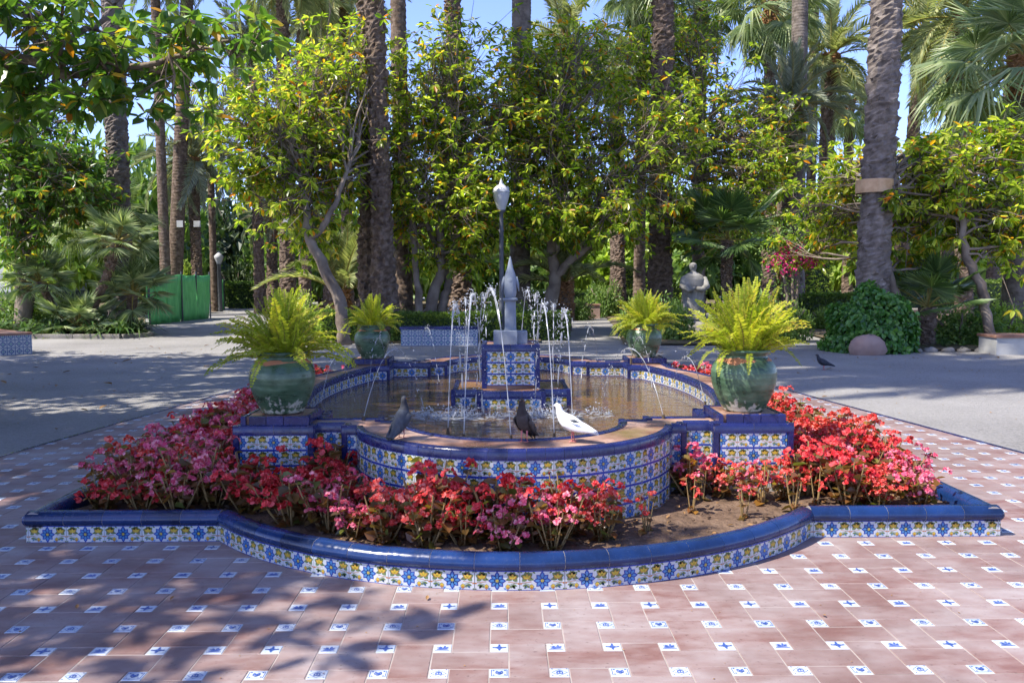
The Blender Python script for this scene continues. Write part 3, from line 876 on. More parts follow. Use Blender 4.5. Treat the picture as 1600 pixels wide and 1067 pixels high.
# ================================================================== KERB OF THE FLOWER BED
KX, KY, KA, KF = 2.59, 2.835, 1.57, 3.605
_s = KF-KY; KR = (KA*KA+_s*_s)/(2*_s); KC = (0, -KF+KR)
kerb = empty('flower_bed_kerb', (X0, YC, 0)); T(kerb, 'low kerb of flowered tiles with a dark blue rounded top around the begonia bed', 'kerb')
ks = [Seg((-KX,-KY), (-KA,-KY)), Seg((-KA,-KY), (KA,-KY), KC), Seg((KA,-KY), (KX,-KY)), Seg((KX,-KY), (KX,KY)), Seg((KX,KY), (-KX,KY)), Seg((-KX,KY), (-KX,-KY))]
KH = .008
outer = [p for s in ks for p in s.pts()]
def shrink(segs, d):
    """outline of the kerb moved inwards by d (corners mitred)"""
    pts = [p for s in segs for p in s.pts()]
    n = len(pts); out = []
    for i in range(n):
        a, b, c = pts[i-1], pts[i], pts[(i+1) % n]
        t1, t2 = unit(b-a), unit(c-b); n1, n2 = np.array([-t1[1], t1[0]]), np.array([-t2[1], t2[0]])
        m = unit(n1+n2); out.append(b+m*d/max(.45, m@n1))
    return out
put('kerb_core', ring_mesh('kerb_core', shrink(ks, .0095), shrink(ks, .088), 0, .12, [M['grout']]), kerb)
KPROF = [(.004,.103),(.014,.112),(.019,.126),(.015,.145),(.002,.162),(-.020,.172),(-.045,.174),(-.068,.167),(-.085,.150),(-.092,.128),(-.092,.09),(-.02,.09)]
KMORT = [(o-.002 if o > -.045 else o+.002, z-.0022 if z > .12 else z) for o, z in KPROF]
for i, s in enumerate(ks):
    run_tiles(s, kerb, 1, KH, 1)
    run_caps(s, kerb, KPROF, M['rollblue'], TW, 1, 0)
    run_caps(s, kerb, KMORT, M['grout'], TW, 1, 0, name='mortar', gap=-.0005)
# rounded corner pieces of the roll
for cx, cy_, a in ((KX,-KY,0), (KX,KY,90), (-KX,KY,180), (-KX,-KY,270)):
    mb = MB(); prof = KPROF; k = len(prof); V = []
    for j in range(4):
        ph = -PI/2+j*PI/6
        for o, z in prof: V.append(((o*.98)*math.cos(ph) if o > 0 else 0, (o*.98)*math.sin(ph) if o > 0 else 0, z if o > -.03 else .172))
    Fq = [((j+1)*k+b, j*k+b, j*k+(b+1) % k, (j+1)*k+(b+1) % k)[::-1] for j in range(3) for b in range(k)]
    mb.add(V, Fq); mb.build('corner_cap', M['rollblue'], kerb, True, loc=(cx, cy_, 0), rz=math.radians(a))

# ---------------- soil of the bed
def soil_mesh():
    n = 90; xs = np.linspace(-KX+.05, KX-.05, n); ys = np.linspace(-KF+.08, KY-.05, n+20)
    X, Y = np.meshgrid(xs, ys)
    from mathutils import noise as mn
    Z = np.array([mn.fractal(Vector((x*2.2, y*2.2, 3)), .9, 2.2, 4) for x, y in zip(X.ravel(), Y.ravel())])*.022+.098+rng.random(X.size)*.008
    keep = np.array([inside_kerb(x+X0, y+YC, .05) for x, y in zip(X.ravel(), Y.ravel())])
    idx = -np.ones(X.size, int); idx[keep] = np.arange(keep.sum())
    g = np.arange(X.size).reshape(X.shape); q = np.stack([g[:-1,:-1], g[:-1,1:], g[1:,1:], g[1:,:-1]], -1).reshape(-1,4)
    q = q[keep[q].all(1)]
    return newmesh('soil', np.stack([X.ravel(), Y.ravel(), Z], -1)[keep], [(idx[q], 0)], [M['soil']], True)
structure(put('soil', soil_mesh(), None, (X0, YC, 0)))
cl = MB()
for k in range(700):
    x, y = rng.uniform(-KX, KX), rng.uniform(-KF, -1.5)
    if not inside_kerb(x+X0, y+YC, .1): continue
    r = rng.uniform(.004, .014); cl.sphere((x, y, .11+r*.2), r, 5, 3, 0, (1, rng.uniform(.6,1), rng.uniform(.4,.8)))
stuff(T(cl.build('soil_clods', M['soil'], None, loc=(X0, YC, 0)), 'crumbs and clods of brown soil in the flower bed', 'soil'))

# ================================================================== BASIN
ZR, ZW = .515, .372
basin = empty('fountain_basin', (X0, YC, 0)); T(basin, 'fountain basin faced with flowered white tiles, blue edging and four corner pedestals', 'fountain')
AR, AC = .97, 1.98; ae = (.953, math.sqrt(AR*AR-.953**2)+AC)      # lobe radius, lobe centre, lobe end
PX, PY, PW = 1.45, 1.93, .24
def outline():
    R = []                                  # right half front -> back as points/arcs
    sR = lambda x, y: (x, y)
    segs = []
    f = ae[1]
    segs.append(Seg((-ae[0], -f), (ae[0], -f), (0, -AC)))
    L = [(ae[0], -f), (1.04, -f), (1.04, -2.06), (PX-PW, -2.06), (PX-PW, -PY-PW), (PX+PW, -PY-PW), (PX+PW, -PY+PW), (1.62, -PY+PW), (1.62, -1.3)]
    segs += [Seg(a, b) for a, b in zip(L[:-1], L[1:])]
    sg, ch = .28, 1.3; r = (ch*ch+sg*sg)/(2*sg); c = (1.62+sg-r, 0)
    segs.append(Seg((1.62, -1.3), (1.62, 1.3), c))
    segs += [Seg((a[0], -a[1]), (b[0], -b[1])) for b, a in zip(L[:-1], L[1:])][::-1]
    segs.append(Seg((ae[0], f), (-ae[0], f), (0, AC)))
    segs += [Seg((-a[0], -a[1]), (-b[0], -b[1])) for a, b in zip(L[:-1], L[1:])]
    segs.append(Seg((-1.62, 1.3), (-1.62, -1.3), (-c[0], 0)))
    segs += [Seg((-a[0], a[1]), (-b[0], b[1])) for b, a in zip(L[:-1], L[1:])][::-1]
    return segs
def inner_outline():
    f = 1.80; x = .68; r = .70; cy_ = f+.0; cy_ = f-math.sqrt(max(0, r*r-x*x)); cy_ = f
    # inner lobe: half circle-ish of radius .70 about (0, 1.95)
    c0 = AC-.02; y_e = c0+0.0
    segs = []
    e = (.66, c0)
    segs.append(Seg((-.66, -c0), (.66, -c0), (0, -c0)))
    L = [(.66, -c0), (.83, -c0), (.83, -1.85), (1.22, -1.85), (1.22, -1.53), (1.36, -1.53)]
    segs += [Seg(a, b) for a, b in zip(L[:-1], L[1:])]
    sg, ch = .24, 1.53; r = (ch*ch+sg*sg)/(2*sg); c = (1.36+sg-r, 0)
    segs.append(Seg((1.36, -1.53), (1.36, 1.53), c))
    segs += [Seg((a[0], -a[1]), (b[0], -b[1])) for b, a in zip(L[:-1], L[1:])][::-1]
    segs.append(Seg((.66, c0), (-.66, c0), (0, c0)))
    segs += [Seg((-a[0], -a[1]), (-b[0], -b[1])) for a, b in zip(L[:-1], L[1:])]
    segs.append(Seg((-1.36, 1.53), (-1.36, -1.53), (-c[0], 0)))
    segs += [Seg((-a[0], a[1]), (-b[0], b[1])) for b, a in zip(L[:-1], L[1:])][::-1]
    return segs
OS, IS = outline(), inner_outline()
put('rim', ring_mesh('rim', shrink(OS, .0095), shrink(IS, -.0095), .02, .506, [M['rimclay'], M['grout']], 0, 1), basin)
ZT = ZR-.052-4*TH                                             # bottom of the four tile courses
CPROF = [(.006,.462),(.007,.500),(.002,.511),(-.006,.516),(-.036,.517),(-.042,.512),(-.044,.500),(-.044,.462)]
CMORT = [(o-.002 if o > -.02 else o+.002, z-.0016 if z > .49 else z) for o, z in CPROF]
for s in OS:
    mid = s.at(s.len/2)[0]
    rows = 4
    corner = .036 if s.c is None and s.len > .2 and abs(mid[0]) > 1.1 and abs(abs(mid[1])-PY) < .3 else .0
    if mid[1] < 1.2: run_tiles(s, basin, 4, ZT, 1, inset=corner)
    run_caps(s, basin, CPROF, M['cobalt'], .0985 if s.c is not None else .2, 1, gap=.0022)
    run_caps(s, basin, CMORT, M['grout'], .4, 1, name='mortar', gap=0)
for s in IS:
    mid = s.at(s.len/2)[0]
    if mid[1] > -1.2: run_tiles(s, basin, 2, ZR-.052-2*TH, -1)
    run_caps(s, basin, CPROF, M['cobalt'], .12 if s.c is not None else .2, -1)
# vertical blue corner trims
def trim(x, y, z0, z1, w=.038):
    mb = MB(); h = w/2; c = .006
    P = [(-h+c,-h),(h-c,-h),(h,-h+c),(h,h-c),(h-c,h),(-h+c,h),(-h,h-c),(-h,-h+c)]
    V = [(a, b, z0) for a, b in P]+[(a, b, z1) for a, b in P]
    mb.add(V, [(k, (k+1) % 8, 8+(k+1) % 8, 8+k) for k in range(8)]+[tuple(range(8, 16))]); mb.build('corner_trim', M['cobalt'], basin, loc=(x, y, 0))
for sx in (-1, 1):
    for sy in (-1, 1):
        for x, y, k in ((PX-PW, PY+PW, (1,-1)), (PX+PW, PY+PW, (-1,-1)), (PX+PW, PY-PW, (-1,1)), (1.04, ae[1], (-1,-1))):
            trim(sx*(x+k[0]*.014), sy*(y+k[1]*.014), .02, .5185)
        for x, y, k in ((1.22, 1.53, (1,1)), (1.22, 1.85, (1,1)), (.83, 1.85, (1,1)), (.66, 1.96, (1,1))):
            trim(sx*(x+.012*k[0]), sy*(y+.012*k[1]), .1, .519, .034)
# pedestal slabs
for sx in (-1, 1):
    for sy in (-1, 1):
        c = (sx*PX, sy*PY); h = .205
        mb = MB(); mb.box(-h+.028, h-.028, -h+.028, h-.028, .50, .5625, 0, .002); slab = mb.build('slab', M['rimclay'], basin, loc=(*c, 0))
        for k in range(4):
            for q in ((-.105, .097), (.0, .103), (.105, .097)):
                mb = MB(); mb.box(q[0]-.0505, q[0]+.0505, -h, -h+.029, .5175, .568, 0, .006)
                mb.build('slab_edge_tile', M['cobalt'], slab, mw=Matrix.Rotation(k*PI/2, 4, 'Z'))
            mb = MB(); mb.box(h-.052, h, -h-.001, -h+.028, .5175, .5685, 0, .006); mb.build('slab_edge_tile', M['cobalt'], slab, mw=Matrix.Rotation(k*PI/2, 4, 'Z'))
# basin floor
put('basin_floor', ring_mesh('basin_floor', shrink(IS, -.005), None, .02, .14, [stone('basin_floor_algae', (.09,.055,.02), (.28,.14,.05), 2.6, .6, .3, .01, 20, c3=(.19,.16,.05))]), basin)

# ---------------- water
def water_mat():
    m, nt, b = _mat('water'); nt.nodes.remove(b)
    co = position(nt)
    n1 = noise(nt, 6, 3, co, .5, mapscale=(.6, 1.6, 1)); n2 = noise(nt, 22, 3, co, .5, mapscale=(.7, 1.5, 1))
    h = math_(nt, 'ADD', n1.outputs[0], math_(nt, 'MULTIPLY', n2.outputs[0], .35))
    bp = nt.nodes.new('ShaderNodeBump'); bp.inputs['Strength'].default_value = .8; bp.inputs['Distance'].default_value = .05; nt.links.new(h, bp.inputs['Height'])
    fr = nt.nodes.new('ShaderNodeFresnel'); fr.inputs['IOR'].default_value = 1.33; nt.links.new(bp.outputs[0], fr.inputs['Normal'])
    gl = nt.nodes.new('ShaderNodeBsdfGlossy'); gl.inputs['Roughness'].default_value = .03; nt.links.new(bp.outputs[0], gl.inputs['Normal'])
    tr = nt.nodes.new('ShaderNodeBsdfTransparent'); tr.inputs[0].default_value = (.80,.74,.60,1)
    df = nt.nodes.new('ShaderNodeBsdfDiffuse'); df.inputs[0].default_value = (.20,.125,.06,1)
    m0 = nt.nodes.new('ShaderNodeMixShader'); m0.inputs[0].default_value = .34; nt.links.new(tr.outputs[0], m0.inputs[1]); nt.links.new(df.outputs[0], m0.inputs[2])
    ms = nt.nodes.new('ShaderNodeMixShader'); nt.links.new(fr.outputs[0], ms.inputs[0]); nt.links.new(m0.outputs[0], ms.inputs[1]); nt.links.new(gl.outputs[0], ms.inputs[2])
    nt.links.new(ms.outputs[0], nt.nodes['Material Output'].inputs[0]); return m
M['water'] = water_mat()
def jet_mat():
    m, nt, b = _mat('falling_water'); nt.nodes.remove(b)
    tr = nt.nodes.new('ShaderNodeBsdfTransparent'); tr.inputs[0].default_value = (.96,.97,.98,1)
    gl = nt.nodes.new('ShaderNodeBsdfGlossy'); gl.inputs['Roughness'].default_value = .12
    df = nt.nodes.new('ShaderNodeBsdfDiffuse'); df.inputs[0].default_value = (.82,.85,.88,1)
    tl = nt.nodes.new('ShaderNodeBsdfTranslucent'); tl.inputs[0].default_value = (.82,.85,.88,1)
    a = nt.nodes.new('ShaderNodeMixShader'); a.inputs[0].default_value = .5; nt.links.new(df.outputs[0], a.inputs[1]); nt.links.new(tl.outputs[0], a.inputs[2])
    c = nt.nodes.new('ShaderNodeMixShader'); c.inputs[0].default_value = .48; nt.links.new(tr.outputs[0], c.inputs[1]); nt.links.new(a.outputs[0], c.inputs[2])
    fr = nt.nodes.new('ShaderNodeFresnel'); fr.inputs['IOR'].default_value = 1.4
    d = nt.nodes.new('ShaderNodeMixShader'); nt.links.new(fr.outputs[0], d.inputs[0]); nt.links.new(c.outputs[0], d.inputs[1]); nt.links.new(gl.outputs[0], d.inputs[2])
    nt.links.new(d.outputs[0], nt.nodes['Material Output'].inputs[0]); return m
M['jet'] = jet_mat()
structure(put('water', ring_mesh('water', shrink(IS, -.004), None, ZW-.003, ZW, [M['water']]), None, (X0, YC, 0)))

# ================================================================== CENTRE PEDESTAL
cen = empty('centre_pedestal', (X0, YC, 0)); T(cen, 'square tiled pedestal on a stepped plinth in the middle of the fountain water', 'pedestal')
ZP, CW = .50, .235
mb = MB(); mb.box(-.26+.01, .26-.01, -.48+.01, .48-.01, .14, ZP-.004); mb.box(-.475+.01, .475-.01, -.35+.01, .35-.01, .14, ZP-.006); mb.build('plinth', M['terrawet'], cen)
mb = MB(); mb.box(-CW+.0095, CW-.0095, -CW+.0095, CW-.0095, ZP-.01, .852); mb.build('pedestal_core', M['terra'], cen)
plin = [(-.475,-.35), (-.26,-.35), (-.26,-.48), (.26,-.48), (.26,-.35), (.475,-.35), (.475,.35), (.26,.35), (.26,.48), (-.26,.48), (-.26,.35), (-.475,.35)]
PPROF = [(.006,.448),(.007,.49),(.0,.503),(-.03,.505),(-.036,.50),(-.036,.448)]
for a, b in zip(plin, plin[1:]+plin[:1]):
    s = Seg(a, b); run_tiles(s, cen, 1, .448-TH, 1); run_caps(s, cen, PPROF, M['cobalt'], .2, 1)
for x, y in plin:
    trim_o = MB(); h = .018
    trim_o.box(-h, h, -h, h, .16, .5065, 0, .003); trim_o.build('corner_trim', M['cobalt'], cen, loc=(x*.985, y*.985, 0))
sq = [(-CW,-CW), (CW,-CW), (CW,CW), (-CW,CW)]
TPROF = [(.006,.806),(.007,.846),(.0,.857),(-.03,.860),(-.036,.855),(-.036,.806)]
for a, b in zip(sq, sq[1:]+sq[:1]):
    s = Seg(a, b); run_tiles(s, cen, 3, .806-3*TH, 1, inset=.034); run_caps(s, cen, TPROF, M['cobalt'], .2, 1)
for x, y in sq:
    t_ = MB(); h = .02; t_.box(-h, h, -h, h, ZP, .862, 0, .005); t_.build('corner_trim', M['cobalt'], cen, loc=(x*.93, y*.93, 0))

# grey stone finial
fin = empty('stone_spire', (X0, YC, .852)); T(fin, 'slim grey blue stone spire with a bulging figure and pointed top on the tiled pedestal', 'sculpture')
mb = MB(); mb.box(-.142, .0, -.10, .06, 0, .112, 0, .006); mb.box(.003, .142, -.06, .10, 0, .108, 0, .006); mb.box(-.055, .055, -.115, .115, 0, .115, 0, .005); mb.build('base_block', M['greystone'], fin)
def square_lathe(prof, seg=20, e=5.0):
    mb = MB(); th = np.arange(seg)*2*PI/seg
    sup = (np.abs(np.cos(th))**e+np.abs(np.sin(th))**e)**(-1/e)
    V = np.array([[(r*s_*math.cos(t)*ax, r*s_*math.sin(t), z) for t, s_ in zip(th, sup)] for r, z, ax in prof]).reshape(-1,3)
    n = len(prof); i = np.arange(n-1)[:,None]*seg; j = np.arange(seg)[None]; j2 = (j+1) % seg
    mb.add(V, np.stack([i+j, i+j2, i+seg+j2, i+seg+j], -1).reshape(-1,4)); return mb
square_lathe([(.054,.112,1),(.050,.13,1),(.046,.35,1),(.047,.36,1),(.062,.362,1),(.062,.382,1),(.05,.386,1)]).build('shaft', M['greystone'], fin, True)
square_lathe([(.042,.385,1),(.050,.41,1.0),(.052,.45,1.05),(.050,.48,1.05),(.052,.52,1.05),(.049,.56,1.0),(.040,.595,1),(.029,.625,1),(.022,.65,1),(.017,.68,1),(.010,.71,1),(.003,.735,1)], 20, 2.6).build('figure', M['greystone'], fin, True)
mb = MB(); mb.sphere((0, -.036, .53), .036, 14, 8, 0, (1, .5, 1)); mb.build('boss', M['greystone'], fin, True)
for s in (-1, 1):
    mb = MB(); mb.tube([(s*.045, -.01, .56), (s*.063, -.015, .50), (s*.072, -.02, .44)], [.016, .012, .004], 7); mb.build('fin', M['greystone'], fin, True)

# ================================================================== POTS AND FERNS
POTP = [(.001,.012),(.118,.012),(.122,.0),(.128,.012),(.150,.05),(.176,.105),(.194,.16),(.2035,.215),(.2015,.255),(.190,.290),(.170,.318),(.152,.334),(.143,.345),(.143,.356),(.156,.365),(.162,.375),(.160,.385),(.148,.388),(.138,.380),(.132,.36),(.135,.33),(.02,.325)]
pot_me = MB().lathe(POTP, 56).mesh('flower_pot', M['pot'], True)
def fern_frond(name, L, pairs, droop, rise, ll=.034):
    t = np.linspace(0, 1, 9); mb = MB()
    path = lambda t: np.stack([L*t*(.95-.25*droop*t), .02*L*np.sin(t*5), L*(rise*t-droop*.8*t**2.2)], -1)
    mb.tube(path(t), np.linspace(.0022, .0008, 9), 3, 1, cap=False)
    tt = np.linspace(.10, .99, pairs); q = path(tt); tg = unit(np.gradient(q, axis=0)); nr = unit(np.cross(np.array([0,1.0,0]), tg)); nr = np.where(nr[:,2:3] < 0, -nr, nr)
    Ls = ll*np.interp(tt, [0,.2,.6,.9,1], [.5,.95,1,.6,.25])
    for s in (-1, 1):
        D = unit(tg*.32+np.array([0,s,0])+nr*rng.normal(.06, .2, (pairs,1))); V, Fq = leaf4(q, D, nr, Ls*rng.uniform(.85, 1.15, pairs), np.full(pairs, L/pairs*1.08), .08); mb.add(V, Fq, 0)
    return mb.mesh(name, [M['fern'], M['fernstalk']])
FERN = [fern_frond('fern_frond', .43, 28, d, r, .037) for d, r in ((.15, .15), (.35, .22), (.6, .35), (.95, .45))]
pots = [(-1, -1, 1.0, 'green glazed pot with bare clay patch below the neck, front left pedestal', 'bushy fern with long drooping fronds in the front left pot'),
        (1, -1, 1.0, 'lighter green glazed pot with chipped neck on the front right pedestal', 'yellowest upright fern in the front right pot'),
        (-1, 1, .92, 'dark green pot on the back left pedestal beside the blue tiled bench', 'compact upright fern in the back left pot'),
        (1, 1, .92, 'dark green pot on the back right pedestal before the gravel path', 'spreading green fern in the back right pot')]
for pi, (sx, sy, s, l1, l2) in enumerate(pots):
    x, y = X0+sx*PX, YC+sy*PY
    o = put('flower_pot', pot_me, None, (x, y, .5635), rng.random()*6, s); T(o, l1, 'pot', 'green pots on the pedestals')
    f = empty('fern', (x, y, .5635+.34*s)); T(f, l2, 'fern', 'ferns in the green pots')
    mb = MB(); mb.lathe([(.001,.004),(.10,.002),(.130,-.012)], 20); mb.build('crown_soil', M['soil'], f)
    n = (130, 150, 100, 110)[pi]
    for k in range(n):
        u = (k+.5)/n
        if pi == 0: el = math.radians(84-76*u**1.1+rng.normal()*11); ls = rng.uniform(.65, 1.2)
        elif pi == 1: el = math.radians(87-66*u**1.25+rng.normal()*11); ls = rng.uniform(.7, 1.28)
        elif pi == 2: el = math.radians(86-75*u**1.1+rng.normal()*8); ls = rng.uniform(.68, .98)
        else: el = math.radians(84-80*u+rng.normal()*8); ls = rng.uniform(.75, 1.1)
        az = k*2.39996+rng.normal()*.25; r0 = .09*u*s
        if pi == 1 and math.cos(az) > .4: ls *= 1.06
        vi = 0 if el > 1.1 else (1 if el > .75 else (2 if el > .3 else 3))
        if vi == 3 and rng.random() < .6: vi = 2
        if rng.random() < .2: vi = min(3, vi+1)
        mw = Matrix.Translation((r0*math.cos(az), r0*math.sin(az), 0)) @ Matrix.Rotation(az, 4, 'Z') @ Matrix.Rotation(-el, 4, 'Y') @ Matrix.Rotation(rng.normal()*.5, 4, 'X') @ Matrix.Diagonal((ls, ls, ls, 1))
        put('frond', FERN[vi], f, mw=mw)

# ================================================================== BEGONIAS
def begonia(color, ns=12, h=.225, spread=.14, nl=100, nf=170, seed=0):
    st, lf, bl = MB(), MB(), MB()
    P, D, N, L = [], [], [], []; FP, FN = [], []
    for k in range(ns):
        a = k*2.4+rng.normal()*.4; r = spread*math.sqrt((k+.5)/ns)*rng.uniform(.7, 1.25); hh = h*rng.uniform(.72, 1.1)
        top = np.array([r*math.cos(a), r*math.sin(a), hh])
        p = bezier(np.zeros(3)+np.array([r*.15*math.cos(a), r*.15*math.sin(a), -.02]), np.array([r*.7*math.cos(a), r*.7*math.sin(a), hh*.5]), top, 5)
        st.tube(p, np.linspace(.0055, .003, 5), 5, cap=False)
        for j in range(max(2, nl//ns)):
            t = rng.uniform(.02, .98)**1.15; q = p[0]*(1-t)**2+2*t*(1-t)*p[2]+t*t*top; az = rng.random()*6.28
            d = np.array([math.cos(az), math.sin(az), rng.uniform(-.25, .6)]); P.append(q); D.append(d); N.append(np.array([0,0,1.0])+rng.normal(size=3)*.4); L.append(rng.uniform(.038, .074))
        for c in range(max(1, round(nf/ns/6))):
            t = rng.uniform(.48, 1.10); cc = p[0]*(1-t)**2+2*t*(1-t)*p[2]+t*t*top+np.array([rng.normal()*.035, rng.normal()*.035, rng.uniform(-.02, .03)])
            for j in range(6):
                o = rdir(1)[0]; o[2] = abs(o[2])*.8+.1; FP.append(cc+o*.022); FN.append(unit(o+np.array([0,-.25,.3])))
    lf.add(*leaf6(np.array(P), np.array(D), np.array(N), np.array(L), np.array(L)*.85, .3, .2))
    FP, FN = np.array(FP), np.array(FN); n = len(FP)
    ref = unit(np.cross(FN, rdir(n))); ref2 = np.cross(FN, ref)
    for k, (wl, ww) in enumerate(((.019,.021), (.019,.021), (.014,.012), (.014,.012))):
        d = (ref, -ref, ref2, -ref2)[k]; s = rng.uniform(.75, 1.2, n)
        bl.add(*leaf6(FP, d+FN*.35, FN, wl*s, ww*s, -.2, -.1))
    return st.mesh('stems', M['begstem']), lf.mesh('leaves', M['begleaf']), bl.mesh('blossoms', PETALS[color])
BEG = {c: [begonia(c), begonia(c, h=.26, nf=140), begonia(c, ns=10, h=.20, nf=190), begonia(c, ns=14, h=.24, spread=.16, nf=200)] for c in PETALS}
SPARSE = begonia('coral', 4, .22, .06, 18, 12)
basin_poly = [(float(p[0]), float(p[1])) for s in OS for p in s.pts()]
def in_poly(x, y, poly):
    c = False; j = len(poly)-1
    for i in range(len(poly)):
        (xi, yi), (xj, yj) = poly[i], poly[j]
        if (yi > y) != (yj > y) and x < (xj-xi)*(y-yi)/(yj-yi)+xi: c = not c
        j = i
    return c
def near_basin(x, y, m): return any(in_poly(x+m*a, y+m*b, basin_poly) for a, b in ((1,0), (-1,0), (0,1), (0,-1), (0,0), (.7,.7), (-.7,.7), (.7,-.7), (-.7,-.7)))
spots = []
tries = 0
while len(spots) < 290 and tries < 30000:
    tries += 1
    x, y = random.uniform(-KX+.12, KX-.12), random.uniform(-KF+.1, 2.75)
    if not inside_kerb(x+X0, y+YC, .19) or near_basin(x, y, .09): continue
    if y > 1.0 and abs(x) < 1.7: continue
    if .52 < x < 1.75 and y < -2.12-.25*(x-.5): continue             # bare soil on the right of the front lobe
    if y < -2.2 and abs(x) < 1.5 and math.hypot(x, y-KC[1]) > KR-.26: continue
    d = .165 if x < 0 or y > -2 else .16
    if any((x-a)**2+(y-b)**2 < d*d for a, b, _ in spots): continue
    spots.append((x, y, 0))
spots = [(x, y, 0) for x, y, _ in spots]+[(.98, -2.62, 1), (1.10, -2.35, 1), (1.42, -2.45, 1), (1.55, -2.62, 1), (1.22, -2.80, 1), (1.72, -2.5, 1), (.66, -3.02, 1)]
def nth(k): return ('nearest', '2nd', '3rd')[k] if k < 3 else f'{k+1}th'
plan = {}
for x, y, sp in spots:
    if sp: c, zone = 'scraggly', 'on bare soil'
    else:
        pk = random.random()
        if x < -1.6: c = 'pink' if pk < .45 else ('red' if pk < .85 else 'coral')
        elif x < -.2: c = 'red' if pk < .55 else ('coral' if pk < .88 else 'pink')
        elif x < 1.5: c = 'pink' if pk < .25 else ('coral' if pk < .6 else 'red')
        else: c = 'coral' if pk < .4 else ('pink' if pk < .7 else 'red')
        w = 'left' if x < 0 else 'right'
        if abs(x) > 1.66 and y > -1.6: zone = f'along the {w} basin side'
        elif abs(x) > 1.9: zone = f'in the front {w} bed corner'
        elif abs(x) > .95: zone = f'before the front {w} pedestal'
        else: zone = 'before the rounded basin front'
    plan.setdefault((c, zone), []).append((x, y, sp))
for (c, zone), L in plan.items():
    for k, (x, y, sp) in enumerate(sorted(L, key=lambda q: q[1])):
        ms = SPARSE if sp else BEG[c][rng.integers(0, 4)]
        e = empty('begonia', (X0+x, YC+y, .095), rng.random()*6.28, rng.uniform(.75, 1.32) if not sp else rng.uniform(.85, 1.1))
        T(e, f'{nth(k)} {c} begonia from the front, {zone}', 'begonia', f'{c} begonias {zone}')
        for nm, me in zip(('stems', 'leaves', 'blossoms'), ms): put(nm, me, e)
# fallen petals and dry leaves on the soil
P = []
while len(P) < 160:
    x, y = rng.uniform(-2.4, 2.4), rng.uniform(-3.5, -1.9)
    if inside_kerb(x+X0, y+YC, .12) and not near_basin(x, y, .03): P.append((X0+x, YC+y, .118))
P = np.array(P); n = len(P); D = rdir(n); D[:,2] *= .15
mb = MB(); l = rng.uniform(.02, .045, n); mb.add(*leaf6(P, D, np.array([0,0,1.0])+rdir(n)*.4, l, l*.6, .3, .1))
stuff(T(mb.build('dry_bed_litter', M['dead']), 'dry fallen leaves scattered on the soil of the bed', 'leaf litter'))

